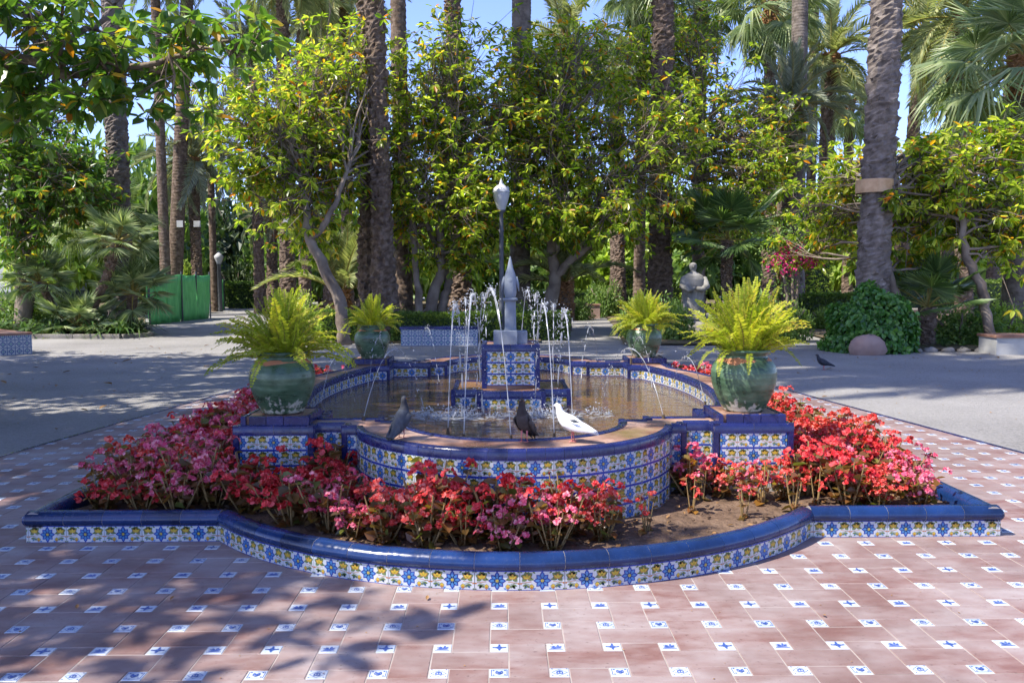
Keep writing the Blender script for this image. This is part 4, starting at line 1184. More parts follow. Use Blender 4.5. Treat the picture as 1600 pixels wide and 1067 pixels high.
# ================================================================== PIGEONS
def pigeon(label, loc, rz, body, wing, head, sc=1.0, pitch=0.0):
    cp_, sp_ = math.cos(pitch), math.sin(pitch)
    def tilt(V):
        V = np.array(V, float); x, z = V[...,0].copy(), V[...,2]-.08
        V[...,0] = x*cp_-z*sp_; V[...,2] = x*sp_+z*cp_+.08+.03*abs(sp_); return V
    e = empty('pigeon', loc, rz, sc); T(e, label, 'pigeon', 'pigeons on the fountain rim')
    R = [(-.150,.070,.020,.004),(-.120,.078,.024,.007),(-.088,.086,.025,.014),(-.06,.093,.036,.030),(-.025,.102,.046,.044),(.015,.115,.050,.052),(.050,.135,.044,.048),(.075,.160,.032,.034),(.086,.183,.024,.025),(.091,.202,.0205,.021),(.098,.219,.020,.020),(.110,.226,.017,.016),(.120,.224,.009,.008),(.127,.221,.0045,.004),(.142,.214,.0012,.0012)]
    R = np.array(R)
    # refine by spline-like interpolation
    t = np.arange(len(R)); tt = np.linspace(0, len(R)-1, 43); RR = np.stack([np.interp(tt, t, R[:,i]) for i in range(4)], -1)
    for _ in range(2): RR[1:-1] = (RR[:-2]+2*RR[1:-1]+RR[2:])/4
    C = np.stack([RR[:,0], 0*tt, RR[:,1]], -1); Tn = unit(np.gradient(C, axis=0)); Sd = np.tile([0,1.0,0], (43,1)); Up = np.cross(Tn, Sd); Up *= np.where(Up[:,2:3] < 0, -1, 1)
    seg = 16; th = np.arange(seg)*2*PI/seg
    V = C[:,None]+RR[:,2,None,None]*np.cos(th)[None,:,None]*Sd[:,None]+RR[:,3,None,None]*np.sin(th)[None,:,None]*Up[:,None]
    i = np.arange(42)[:,None]*seg; j = np.arange(seg)[None]; j2 = (j+1) % seg
    mb = MB(); Fq = np.stack([i+j, i+j2, i+seg+j2, i+seg+j], -1).reshape(-1,4)
    mi = np.where(np.arange(len(Fq))//seg < 12, 1, np.where(np.arange(len(Fq))//seg > 38, 3, np.where(np.arange(len(Fq))//seg > 19, 2, 0)))
    mb.add(tilt(V.reshape(-1,3)), Fq, mi)
    mb.B.append((np.array([np.arange(seg)]), 1))
    # legs and toes
    for s in (-1, 1):
        mb.tube([(-.002, s*.018, .075), (.004, s*.02, .035), (-.003, s*.02, .006)], [.008, .0035, .003], 6, 4)
        for a in (-.5, 0, .5, PI): mb.tube([(-.003, s*.02, .005), (-.003+.024*math.cos(a), s*.02+.024*math.sin(a), .003)], [.0028, .0016], 5, 4)
    mb.build('body', [body, wing, head, M['beak'], M['pinkleg']], e, True)
    for s in (-1, 1):
        n = 11; w = MB(); Vw = []
        for k in range(n):
            u = k/(n-1); x = .055-.205*u; zc = .122-.052*u; hw = .036*math.sin(PI*min(1, u*.9+.12))**.7*(1-.45*u); yb = .047*(1-.55*u**1.5)+.004
            for q in np.linspace(-1, 1, 7): Vw.append((x, s*(yb+.008*(1-q*q)-.012*max(0, q)), zc+hw*q))
        ii = np.arange(n-1)[:,None]*7; jj = np.arange(6)[None]
        w.add(tilt(Vw), np.stack([ii+jj, ii+jj+1, ii+7+jj+1, ii+7+jj], -1).reshape(-1,4)); ob = w.build('wing', wing if body.name != 'white_feather' else body, e, True)
        md = ob.modifiers.new('thick', 'SOLIDIFY'); md.thickness = .006; md.offset = 0
        if body.name != 'white_feather':
            for bx in (-.035, -.068):
                bb = MB(); u_ = (.055-bx)/.205; yb = .047*(1-.55*u_**1.5)+.0165; zc = .122-.052*u_
                bb.tube(tilt([(bx+.006, s*(yb-.007), zc+.018), (bx, s*yb, zc), (bx-.006, s*(yb-.005), zc-.016)]), [.002, .004, .002], 6); bb.build('wing_bar', M['fd'], ob, True)
        for q_ in range(4):
            pf = MB(); z_ = .082-.006*q_; pf.tube(tilt([(-.05, s*(.036-.002*q_), z_+.014), (-.10, s*(.027-.003*q_), z_+.002), (-.155-.004*q_, s*(.014-.002*q_), z_-.012)]), [.004, .0045, .0015], 5); pf.build('flight_feather', wing if body.name == 'white_feather' else M['fd'], ob, True)
        ey = MB(); ey.sphere(tilt([(.106, s*.0165, .2225)])[0], .0035, 8, 5); ey.build('eye', M['eye'], e, True)
    return e
M['beak'] = stone('beak_horn', (.10,.09,.08), (.2,.17,.15), 30, .5, 0)
M['pinkleg'] = stone('pigeon_leg', (.45,.12,.12), (.55,.2,.18), 30, .6, 0)
M['eye'] = stone('orange_eye', (.35,.12,.02), (.5,.2,.03), 30, .2, 0)
def feather(n, a, b): return stone(n, a, b, 30, .75, .25, .004, 90, coords='object')
M['fw'] = feather('white_feather', (.62,.615,.60), (.74,.735,.715)); M['fg'] = feather('grey_feather', (.03,.036,.046), (.06,.068,.082)); M['fd'] = feather('dark_feather', (.016,.018,.024), (.04,.042,.05)); M['fp'] = feather('brown_grey_feather', (.036,.031,.03), (.07,.061,.058)); M['fb'] = feather('brown_black_feather', (.022,.017,.015), (.045,.036,.032))
p3 = pigeon('white pigeon with a grey wing patch standing on the fountain rim', (.40, 4.73, ZR-.004), math.radians(158), M['fw'], M['fw'], M['fw'], .86)
mb = MB(); mb.add([(.012,-.064,.146),(-.03,-.066,.150),(-.06,-.062,.134),(-.03,-.069,.126)], [(0,1,2,3)]); ob = mb.build('grey_patch', M['fg'], p3); md = ob.modifiers.new('thick', 'SOLIDIFY'); md.thickness = .003
ob['label'] = 'small grey patch of feathers'
mb = MB(); mb.add([(.01,.060,.146),(-.03,.060,.150),(-.06,.056,.134),(-.03,.063,.128)], [(0,1,2,3)]); ob = mb.build('grey_patch', M['fg'], p3); md = ob.modifiers.new('thick', 'SOLIDIFY'); md.thickness = .003
pigeon('dark brown pigeon facing the viewer beside the white pigeon on the rim', (.135, 4.72, ZR-.004), math.radians(-118), M['fp'], M['fp'], M['fb'], .86, .42)
pigeon('slate grey pigeon standing alone on the left of the rim', (-.545, 4.86, ZR-.004), math.radians(58), M['fg'], M['fg'], M['fd'], .82, .45)
gp = pigeon('small dark pigeon on the gravel behind the front right pot', (4.97, 13.4, 0), math.radians(170), M['fd'], M['fd'], M['fd'], 1.0)
gp['group'] = 'pigeon on the gravel'; del gp['group']

# ================================================================== WATER JETS
def jet(label, a, b, zt, r=.009, nozzle=True, group='tall front and back jets', spray=110, break_=.30):
    """parabola from a (nozzle) through height zt to b (landing point)"""
    a = np.array([a[0]+X0, a[1]+YC, a[2]]); b = np.array([b[0]+X0, b[1]+YC, b[2]])
    h1, h2 = zt-a[2], zt-b[2]; ta = math.sqrt(h1)/(math.sqrt(h1)+math.sqrt(h2))
    n = 64; t = np.linspace(0, 1, n)
    z = zt-np.where(t < ta, h1*((ta-t)/ta)**2, h2*((t-ta)/(1-ta))**2)
    P = np.stack([a[0]+(b[0]-a[0])*t, a[1]+(b[1]-a[1])*t, z], -1)-a
    e = empty('water_jet', a); T(e, label, 'water jet', group)
    mb = MB()
    wob = lambda s: np.stack([np.convolve(rng.normal(size=n+8), np.ones(9)/9, 'valid')*s*np.linspace(.1, 1.4, n) for _ in range(3)], -1)
    nz = np.abs(np.convolve(rng.normal(size=n+2), np.ones(3)/3, 'valid'))
    up = int(n*ta)
    rad = r*(.45+.55*np.exp(-((t-ta)/.12)**2)+.5*t)*(.75+.95*nz)
    rad[:3] = r*.6
    k = int(n*(ta+(1-ta)*break_))
    mb.tube(P[:k]+wob(.007)[:k], rad[:k]*.72, 7)
    mb.tube(P[int(up*.5):k-3]+wob(.014)[int(up*.5):k-3], rad[int(up*.5):k-3]*.4, 6)
    for _ in range(26):
        q = P[min(n-1, max(2, int(rng.normal(up, n*.06))))]+rng.normal(size=3)*np.array([.012,.012,.016]); mb.sphere(q, r*rng.uniform(.25, .8), 6, 4, 0, (1, 1, rng.uniform(.7, 1.8)))
    # the falling end breaks into beads
    s = k
    while s < n-2:
        l = rng.integers(1, 4); q = P[s:min(n, s+l+2)]
        if len(q) > 2: mb.tube(q+rng.normal(size=3)*.006, np.r_[.3, np.ones(len(q)-2), .3]*r*rng.uniform(.5, 1.0), 5)
        s += l+2+rng.integers(0, 2)
    for _ in range(spray):
        q = P[rng.integers(int(up*.7), n-1)]+rng.normal(size=3)*np.array([.022,.022,.03]); mb.sphere(q, rng.uniform(.0018, .0055), 6, 4)
    mb.build('stream', M['jet'], e, True)
    if nozzle:
        nb = MB(); nb.tube([(0,0,-.09), (0,0,-.02), (0,0,.012)], [.012, .012, .008], 8); nb.build('nozzle', M['nozzle'], e)
    return e
ZN = .41
front = [(-.43,-1.70,-.36,-.95,1.22,'tall jet at the left end of the front row rising from the water'), (-.315,-1.95,-.22,-.95,1.29,'tall jet second from the left in the front row'), (-.02,-2.0,-.28,-.85,1.33,'tallest leaning jet of the front row crossing before the pedestal'),
         (.255,-1.92,.16,-.92,1.23,'tall jet just left of the white pigeon in the front row'), (.40,-1.58,.34,-.85,1.16,'tall jet at the right end of the front row')]
for x, y, bx, by, zt, lab in front: jet(lab, (x, y, ZN), (bx, by, ZW), zt, .0085, group='tall jets of the front row')
for x, y, bx, by, zt, lab in [(.33,1.95,.22,.9,1.24,'jet behind the pedestal on its right'), (.12,2.0,.26,.95,1.28,'jet close behind the right edge of the pedestal'), (-.32,1.95,-.2,.9,1.24,'jet behind the pedestal on its left'), (-.45,1.6,-.4,.9,1.2,'leftmost jet of the row behind the pedestal'), (.46,1.6,.42,.85,1.15,'rightmost jet of the row behind the pedestal')]:
    jet(lab, (x, y, ZN), (bx, by, ZW), zt, .008, group='tall jets of the back row')
for sx in (-1, 1):
    for sy in (-1, 1):
        w = ('left' if sx < 0 else 'right'); v = ('front' if sy < 0 else 'back')
        jet(f'thin arching jet from the rim recess beside the {v} {w} pedestal', (sx*.95, sy*1.90, .52), (sx*.66, sy*.77, ZW), .915, .0042, group='thin arching jets', spray=30, break_=.35)
        jet(f'thin arching jet from the inner corner of the {v} {w} pedestal slab', (sx*1.27, sy*1.66, .57), (sx*1.27, sy*.35, ZW), .83, .004, group='thin arching jets', spray=26, break_=.35)
# splashes where the jets land
for lab, cx, cy_, rx, n in (('white splash of falling jets left of the pedestal', -.42, -.92, .30, 520), ('white splash of falling jets right of the pedestal', .22, -.88, .24, 400), ('small splash at the right of the pool', .66, -.78, .09, 70), ('small splash at the left of the pool', -.66, -.78, .09, 70)):
    mb = MB()
    for _ in range(n):
        d = rng.normal(size=2)*np.array([rx*.5, .07]); r = rng.uniform(.002, .008); hgt = abs(rng.normal())*.045*np.exp(-(d[0]/rx)**2)
        mb.sphere((cx+d[0], cy_+d[1], ZW+hgt), r*rng.uniform(.5, 1), 5, 3, 0, (rng.uniform(.7, 1.6), 1, rng.uniform(.6, 1.3)))
    for _ in range(n//30):
        d = rng.normal(size=2)*np.array([rx*.45, .05]); a = rng.random()*6.28; l = rng.uniform(.02, .06)
        mb.tube([(cx+d[0], cy_+d[1], ZW), (cx+d[0]+l*.4*math.cos(a), cy_+d[1]+l*.4*math.sin(a), ZW+l), (cx+d[0]+l*.9*math.cos(a), cy_+d[1]+l*.9*math.sin(a), ZW+l*1.1)], [.008, .005, .002], 5)
    for _ in range(n//2):
        d = rng.normal(size=2)*np.array([rx*.7, .09]); r = rng.uniform(.006, .035); mb.sphere((cx+d[0], cy_+d[1], ZW), r, 7, 4, 0, (1, .6, .10))
    o = mb.build('water_splash', M['jet'], None, True, loc=(X0, YC, 0)); T(o, lab, 'splash'); stuff(o)

# ================================================================== FALLEN LEAVES ON THE PLAZA
LEAVES = [(190,566,.16),(175,601,.17),(97,583,.13),(270,561,.12),(155,640,.12),(88,672,.1),(240,543,.1),(318,541,.11),(318,574,.12),(10,600,.15),(138,643,.1),(60,575,.1),(35,992,.03),(1285,966,.03),(667,943,.035),(266,943,.03),(1290,578,.1),(1560,560,.12),(1437,553,.1),(1340,560,.1),(120,957,.035)]
_o = sorted(range(len(LEAVES)), key=lambda i: LEAVES[i][0]); lord = {i: nth(r).replace('nearest', '1st') for r, i in enumerate(_o)}
for k, (px, py, L) in enumerate(LEAVES):
    d = (0-CAM[2])/((FWD+R2*(px-800)/F_PX-U2*(py-533.5)/F_PX)[2]); q = CAM+(FWD+R2*(px-800)/F_PX-U2*(py-533.5)/F_PX)*d
    z = .014 if abs(q[0]-X0) < edge_x(q[1]) and q[1] < YB1 else .004
    a = rng.random()*6.28
    mb = MB(); mb.add(*leaf6(np.array([[0,0,.004]]), np.array([[math.cos(a), math.sin(a), .08]]), np.array([[0,0,1.0]]), np.array([L]), np.array([L*.45]), .6, -.15))
    o = mb.build('fallen_leaf', M['dead'], None, loc=(q[0], q[1], z)); T(o, f'dry brown leaf on the tiles, {lord[k]} fallen leaf from the left' if z > .01 else f'curled brown leaf on the gravel, {lord[k]} fallen leaf from the left', 'leaf', 'fallen leaves on the tiles' if z > .01 else 'fallen leaves on the gravel')

# ================================================================== BACKGROUND: BEDS
def bed(name, pts, z=.03): return sheet(name, pts, z, M['litter'])
bed('left_planting_bed', [(-30,21.5), (-11.5,21.6), (-9.3,21.5), (-8.9,22.4), (-10.2,25.4), (-14.5,36), (-19,60), (-60,60)])
bed('middle_planting_bed', [(-4.3,19.4), (.9,19.4), (1.3,31), (1.0,60), (-12,60), (-7.5,30), (-5.0,24)], .034)
bed('right_planting_bed', [(2.6,18.6), (5.9,18.2), (6.2,26), (5.8,60), (4.6,60), (3.9,33), (3.2,24)], .038)
bed('far_right_planting_bed', [(7.1,17.0), (9.2,16.6), (40,17.4), (60,60), (9.5,60), (8.2,27)], .042)
# kerb of the left bed
lk = empty('stone_bed_edge', (-11.5, 21.5, 0)); T(lk, 'low grey stone edging along the left planting bed', 'kerb')
path = [(-30,21.4), (-11.5,21.5), (-9.2,21.4), (-8.8,22.2), (-10.1,25.4), (-11.4,28)]
for (xa, ya), (xb, yb) in zip(path[:-1], path[1:]):
    L = math.hypot(xb-xa, yb-ya); n = max(1, int(L/.9)); a = math.atan2(yb-ya, xb-xa)
    for k in range(n):
        c = (xa+(xb-xa)*(k+.5)/n+11.5, ya+(yb-ya)*(k+.5)/n-21.5, 0); mb = MB(); w = L/n/2-.008; mb.box(-w, w, -.07, .07, 0, .11+rng.normal()*.006, 0, .012); mb.build('edging_stone', M['kerbstone'], lk, loc=c, rz=a)
# rubble stones in front of the right bed
re_ = empty('rubble_edge', (9, 16.6, 0)); T(re_, 'row of rough stones edging the bed right of the ivy mound', 'kerb')
for k in range(15):
    x = 7.9+k*.31
    if x > 9.0 and x < 9.0: continue
    mb = MB(); mb.sphere((0,0,.02), .13, 8, 5, 0, (1.15, .8, .5)); V = mb.V[0]; V += rng.normal(size=V.shape)*.008
    mb.build('rubble_stone', M['kerbstone'], re_, True, loc=(x-9, rng.normal()*.03, 0), rz=rng.normal()*.3)

# ================================================================== BENCHES
def tile_pattern():
    m, nt, b = _mat('small_blue_tile_print')
    co = objco(nt); sx = nt.nodes.new('ShaderNodeSeparateXYZ'); nt.links.new(co, sx.inputs[0])
    def cell(v): return math_(nt, 'ABSOLUTE', math_(nt, 'SUBTRACT', math_(nt, 'FRACT', math_(nt, 'MULTIPLY', v, 1/.14)), .5))
    hx = math_(nt, 'ADD', sx.outputs[0], sx.outputs[1])
    a, c = cell(hx), cell(sx.outputs[2])
    d = math_(nt, 'ADD', a, c); mxv = math_(nt, 'MAXIMUM', a, c); mn = math_(nt, 'MINIMUM', a, c)
    dia = math_(nt, 'LESS_THAN', math_(nt, 'ABSOLUTE', math_(nt, 'SUBTRACT', d, .34)), .07); edge = math_(nt, 'GREATER_THAN', mxv, .455); star = math_(nt, 'LESS_THAN', math_(nt, 'MULTIPLY', mn, d), .006)
    k = math_(nt, 'MINIMUM', math_(nt, 'ADD', math_(nt, 'ADD', dia, edge), star), 1.0)
    col = mix(nt, k, (.36,.39,.40), (.035,.08,.22)); cen = math_(nt, 'LESS_THAN', d, .12); col = mix(nt, cen, col, (.10,.28,.22))
    nt.links.new(col, b.inputs['Base Color']); b.inputs['Roughness'].default_value = .25; return m
M['benchtile'] = tile_pattern()
def bench(label, x0, x1, y0, y1, h, body, cap, group=None, capw=.03, emblem=False, rz=0.0):
    cx, cy_ = (x0+x1)/2, (y0+y1)/2; w, d = (x1-x0)/2, (y1-y0)/2
    e = empty('bench', (cx, cy_, 0), rz); T(e, label, 'bench', group)
    mb = MB(); mb.box(-w, w, -d, d, 0, h-.05); bod = mb.build('body', M[body], e)
    n = max(2, int(2*w/.3)); 
    for k in range(n):
        mb = MB(); a = -w-capw+(2*w+2*capw)*k/n; mb.box(a+.003, a+(2*w+2*capw)/n-.003, -d-capw, d+capw, h-.05, h, 0, .008); mb.build('seat_tile', M[cap], e)
    if emblem:
        mb = MB(); mb.box(-.02, .02, -d-.006, -d+.001, .12, .36); mb.box(-.085, .085, -d-.005, -d+.001, .24, .27)
        mb.box(-.05, .05, -d-.004, -d+.001, .10, .125); mb.build('emblem', M['iron'], bod)
    return e
bench('blue patterned tile bench beyond the fountain, left of the spire', -2.12, -.48, 18.7, 19.2, .40, 'benchtile', 'cobalt')
bench('tiled bench with clay seat at the left edge of the plaza', -10.92, -8.92, 17.14, 17.70, .42, 'benchtile', 'terra', rz=math.radians(138), capw=.01)
bench('pale plastered bench with clay top at the right edge', 9.05, 11.6, 15.9, 16.5, .36, 'limewall', 'terra')
bench('pinkish bench with a dark cross emblem at the end of the middle path', 2.3, 3.55, 31.4, 32, .52, 'pinkwall', 'terra', emblem=True)
bench('low pinkish bench behind the young fan palm', 11.4, 13.4, 26.0, 26.6, .5, 'pinkwall', 'kerbstone')

# ================================================================== LAMP, STATUE, FENCE, BIN POST
lp = empty('lamp_post', (gx(784, 20.5), 20.5, 0)); T(lp, 'grey lamp post with a white urn lantern behind the spire', 'street lamp')
mb = MB(); mb.lathe([(.13,0),(.13,.1),(.09,.16),(.07,.7),(.085,.74),(.058,.8),(.052,2.5),(.07,2.53),(.05,2.58),(.045,2.92),(.09,2.96),(.11,3.0),(.02,3.0)], 16); mb.build('post', M['iron'], lp, True)
mb = MB(); mb.lathe([(.085,3.0),(.10,3.03),(.15,3.18),(.185,3.32),(.195,3.40)], 20); mb.build('lantern_glass', M['whitepaint'], lp, True)
mb = MB(); mb.lathe([(.205,3.40),(.205,3.42),(.17,3.50),(.10,3.56),(.05,3.585),(.045,3.61),(.03,3.63),(.035,3.66),(.012,3.70),(.001,3.74)], 20); mb.build('lantern_cap', M['whitepaint'], lp, True)
lp2 = empty('lamp_post', (gx(345, 40), 40, 0)); T(lp2, 'small lamp post by the green screen on the left path', 'street lamp')
mb = MB(); mb.lathe([(.14,0),(.12,.3),(.1,2.1),(.13,2.15)], 10); mb.build('post', M['iron'], lp2, True)
mb = MB(); mb.lathe([(.1,2.15),(.2,2.4),(.22,2.5),(.1,2.62),(.01,2.7)], 10); mb.build('lantern_glass', M['whitepaint'], lp2, True)

# robed marble figure on a rock
stx, sty = gx(1082, 21.5), 21.5
sta = empty('statue', (stx, sty, 0)); T(sta, 'weathered white marble figure in a heavy robe behind the back right pot', 'statue')
def figure():
    mb = MB(); z = np.array([0,.25,.5,.72,.85,.98,1.06,1.12,1.155,1.19,1.235,1.285,1.335,1.37,1.385]); r = np.array([.30,.28,.26,.255,.27,.255,.21,.13,.075,.07,.092,.108,.10,.06,.004]); ax = np.array([1,1,1,1.05,1.15,1.2,1.15,1.1,1,.95,.9,.88,.88,.9,1])
    z2 = np.linspace(0, len(z)-1, 60); zz = np.interp(z2, np.arange(len(z)), z); rr = np.interp(z2, np.arange(len(z)), r); aa = np.interp(z2, np.arange(len(z)), ax)
    th = np.arange(40)*2*PI/40
    fold = 1+.07*np.sin(th*9+zz[:,None]*3)*np.clip((1.0-zz[:,None])/.5, 0, 1)
    R_ = rr[:,None]*fold; lean = .10*np.clip(zz-.6, 0, 1)
    V = np.stack([R_*aa[:,None]*np.cos(th)+lean[:,None]*-.3, R_*.8*np.sin(th)-lean[:,None], np.repeat(zz[:,None], 40, 1)], -1)
    i = np.arange(59)[:,None]*40; j = np.arange(40)[None]; j2 = (j+1) % 40
    mb.add(V.reshape(-1,3), np.stack([i+j, i+j2, i+40+j2, i+40+j], -1).reshape(-1,4))
    # arms folded over the chest under the cloak, nose
    for s in (-1, 1): mb.tube([(s*.24, -.06, 1.0), (s*.29, -.16, .80), (s*.16, -.29, .72), (s*.02, -.31, .76)], [.085, .09, .07, .045], 10)
    mb.tube([(-.03, -.155, 1.29), (-.03, -.175, 1.262)], [.012, .02], 6)
    return mb
figure().build('figure', M['marble'], sta, True, loc=(0,0,.42))
mb = MB(); mb.sphere((0,0,.1), .5, 12, 8, 0, (.95,.8,.85)); mb.V[0] += rng.normal(size=mb.V[0].shape)*.03; mb.build('rock', M['kerbstone'], sta)

def net_mat():
    m, nt, b = _mat('green_screen_net'); n = noise(nt, 5, 5, position(nt), .6, mapscale=(1.5,1.5,.4)); r = ramp(nt, [(.3, (.07,.36,.09)), (.7, (.16,.58,.17))], n.outputs[0]); nt.links.new(r.outputs[0], b.inputs['Base Color']); b.inputs['Roughness'].default_value = .6; return m
M['net'] = net_mat()
def screen(label, p0, p1, h, n=4):
    e = empty('green_screen', (p0[0], p0[1], 0)); T(e, label, 'screen', 'green screens by the left path')
    d = np.array(p1)-np.array(p0); L = np.linalg.norm(d); t = d/L; nr = np.array([-t[1], t[0]])
    for k in range(n):
        u = np.linspace(k/n, (k+1)/n, 14); zz = np.linspace(0, 1, 7); V = []
        for z in zz:
            for q in u: off = .05*math.sin(q*40+z*2)+rng.normal()*.012; hh = h*(1-.03*math.sin((q*n % 1)*PI)); V.append((d[0]*q+nr[0]*off, d[1]*q+nr[1]*off, z*hh))
        i = np.arange(6)[:,None]*14; j = np.arange(13)[None]
        mb = MB(); mb.add(V, np.stack([i+j, i+j+1, i+14+j+1, i+14+j], -1).reshape(-1,4)); ob = mb.build('net_panel', M['net'], e, True); md = ob.modifiers.new('thick', 'SOLIDIFY'); md.thickness = .01
    for k in range(n+1):
        mb = MB(); mb.tube([(d[0]*k/n, d[1]*k/n+.06, 0), (d[0]*k/n, d[1]*k/n+.06, h+.1)], .03, 6); mb.build('post', M['iron'], e)
screen('long wavy green netting screen along the left path', (gx(234,28), 28), (gx(329,33), 33), 1.62, 4)
screen('short green netting screen at the end of the left path', (gx(331,42), 42), (gx(351,42), 42), 1.45, 1)

# white building glimpsed at the left
bd = empty('white_building', (-27.2, 36, 0)); T(bd, 'white walled building glimpsed through the leaves at the left edge', 'building')
mb = MB(); mb.box(-9, 9, -3, 3, 1.0, 6.5); mb.build('wall', M['whitepaint'], bd)
mb = MB(); mb.box(-9.05, 9.05, -3.05, 3.05, 0, 1.0); mb.build('plinth', M['iron'], bd)
for k in range(6):
    for zz in (1.6, 4.2):
        mb = MB(); mb.box(-7.6+k*2.8, -6.4+k*2.8, -3.04, -2.9, zz, zz+1.5); w = mb.build('window', M['whitepaint'], bd); mb = MB(); mb.box(-7.5+k*2.8, -6.5+k*2.8, -3.06, -3.045, zz+.1, zz+1.4); mb.build('pane', M['iron'], w)
mb = MB(); mb.box(-9.3, 9.3, -3.3, 3.3, 6.5, 6.8); mb.build('roof', M['kerbstone'], bd)

# ================================================================== RUBBER TREES (big glossy leaves)
def PXP(L): return [at(px, py, y) for px, py, y in L]
def blob(px, py, y, rx, ry, n, rd=None): c = at(px, py, y); s = y/F_PX; return (c, (rx*s, (rd if rd else (rx+ry)*.5*s), ry*s), n)
def B0(px, y): return (gx(px, y), y, 0)
ficus('rubber tree with a pale leaning trunk left of the thick palm', B0(538,19),
      [([B0(538,19), *PXP([(532,470,19), (498,400,19), (482,375,19), (478,330,19.2), (470,250,19.5)])], [.15,.13,.11,.10,.08,.05]), (PXP([(484,380,19), (520,330,19), (545,260,19.3)]), [.08,.06,.04])],
      [blob(455,255,19.6,100,90,210), blob(440,165,19.8,100,80,170), blob(540,150,21,95,105,220), blob(400,290,19,45,40,50), blob(520,310,20.5,60,75,90), blob(600,260,22.5,60,110,130)])
ficus('rubber tree with several trunks behind the blue tiled bench', B0(672,21.5),
      [([B0(665,21.5), *PXP([(668,495,21.5), (690,420,21.5), (688,340,21.5), (700,240,21.7)])], [.17,.15,.12,.10,.06]), ([B0(690,21.7), *PXP([(690,480,21.7), (702,440,21.7), (685,390,21.7), (650,310,21.7)])], [.13,.12,.10,.08,.05]), ([B0(652,21.3), *PXP([(655,470,21.3), (645,350,21.4), (640,290,21.4)])], [.10,.09,.07,.05])],
      [blob(690,300,21.8,90,100,300), blob(690,160,22.4,110,120,340), blob(745,350,21,45,75,90), blob(650,345,21.5,45,70,80), blob(770,210,22.5,65,120,170), blob(720,400,21.2,50,30,40)])
ficus('rubber tree with a forked trunk right of the spire', B0(853,22.5),
      [([B0(850,22.5), *PXP([(852,505,22.5), (868,440,22.5), (862,390,22.5), (866,300,22.6), (870,200,22.8)])], [.22,.20,.16,.13,.09,.05]), (PXP([(862,435,22.5), (905,395,22.4), (938,365,22.3), (935,300,22.3)]), [.12,.10,.08,.05]), (PXP([(865,395,22.5), (895,350,22.6), (905,270,22.7)]), [.09,.07,.05])],
      [blob(865,250,22.4,95,115,340), blob(900,125,23.5,100,85,220), blob(985,240,22.6,90,105,290), blob(840,340,21.5,50,50,70), blob(960,330,22,60,55,90), blob(820,150,23.5,60,90,130)])
ficus('rubber tree crown filling the space between the two right palms', B0(1090,25),
      [([B0(1085,25), *PXP([(1090,420,25), (1085,330,25), (1095,200,25)])], [.2,.16,.12,.06])],
      [blob(1085,215,25.5,95,110,290), blob(1160,265,25,75,80,180), blob(1065,95,26,80,70,150), blob(1000,120,25.5,50,70,90), blob(1190,195,26,65,65,100), blob(1100,330,24,70,50,90), blob(1190,320,25,60,60,80)])
ficus('rubber tree with a grey bent trunk right of the ivy mound', B0(1422,17.6),
      [([B0(1422,17.6), *PXP([(1415,505,17.6), (1400,460,17.6), (1385,410,17.6), (1392,330,17.6), (1400,270,17.6)])], [.11,.10,.085,.075,.06,.04])],
      [blob(1430,320,18.6,75,70,170), blob(1300,320,20,60,80,150), blob(1265,380,21,45,40,40), blob(1470,240,18.9,70,45,90), blob(1400,400,18.2,60,35,50), blob(1405,300,17.2,25,30,10,.3)])
ficus('rubber tree with a leaning grey trunk beside the plastered bench', B0(1548,17.2),
      [([B0(1548,17.2), *PXP([(1545,520,17.2), (1535,450,17.2), (1508,395,17.2), (1500,330,17.3), (1500,250,17.4)])], [.11,.10,.09,.08,.06,.04])],
      [blob(1500,300,17.4,75,70,170), blob(1565,340,17.4,50,75,110), blob(1560,235,17.9,60,50,90)])
# large foreground tree at the upper left, trunk outside the frame
ficus('large rubber tree whose dark leaves hang over the upper left corner', (-8.6, 10.5, 0),
      [([(-8.6,10.5,0), (-8.4,10.5,1.6), (-8.3,10.6,3.2), (-7.4,10.7,4.6)], [.34,.28,.22,.10]), ([(-8.3,10.6,2.6), *PXP([(-60,120,11), (60,85,11), (150,40,11.2), (220,-20,11.4)])], [.13,.07,.055,.035,.02]), ([(-8.3,10.6,3.0), *PXP([(-40,60,10.5), (100,120,10.4), (250,100,10.3), (370,60,10.3)])], [.12,.06,.045,.03,.015])],
      [blob(60,70,10.8,100,95,95,.9), blob(190,60,10.6,110,70,95,.9), blob(320,55,10.4,90,65,62,.8), blob(45,190,10.8,50,60,30,.7), blob(200,165,10.4,110,45,34,.6),
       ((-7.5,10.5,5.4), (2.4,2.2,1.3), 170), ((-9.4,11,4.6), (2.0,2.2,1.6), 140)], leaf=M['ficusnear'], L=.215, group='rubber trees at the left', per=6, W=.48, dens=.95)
ficus('rubber tree with a dark trunk at the left edge behind the tiled bench', B0(35,23),
      [([B0(38,23), *PXP([(36,440,23), (34,330,23), (30,230,23), (25,120,23)])], [.26,.22,.19,.15,.09]), (PXP([(36,400,23), (75,330,23), (100,270,23)]), [.1,.08,.05])],
      [blob(60,270,22.6,90,80,220), blob(20,360,22.4,50,60,70), blob(120,300,23,70,60,110), blob(30,180,23,70,60,100)], leaf=M['ficusnear'], L=.22, group='rubber trees at the left')
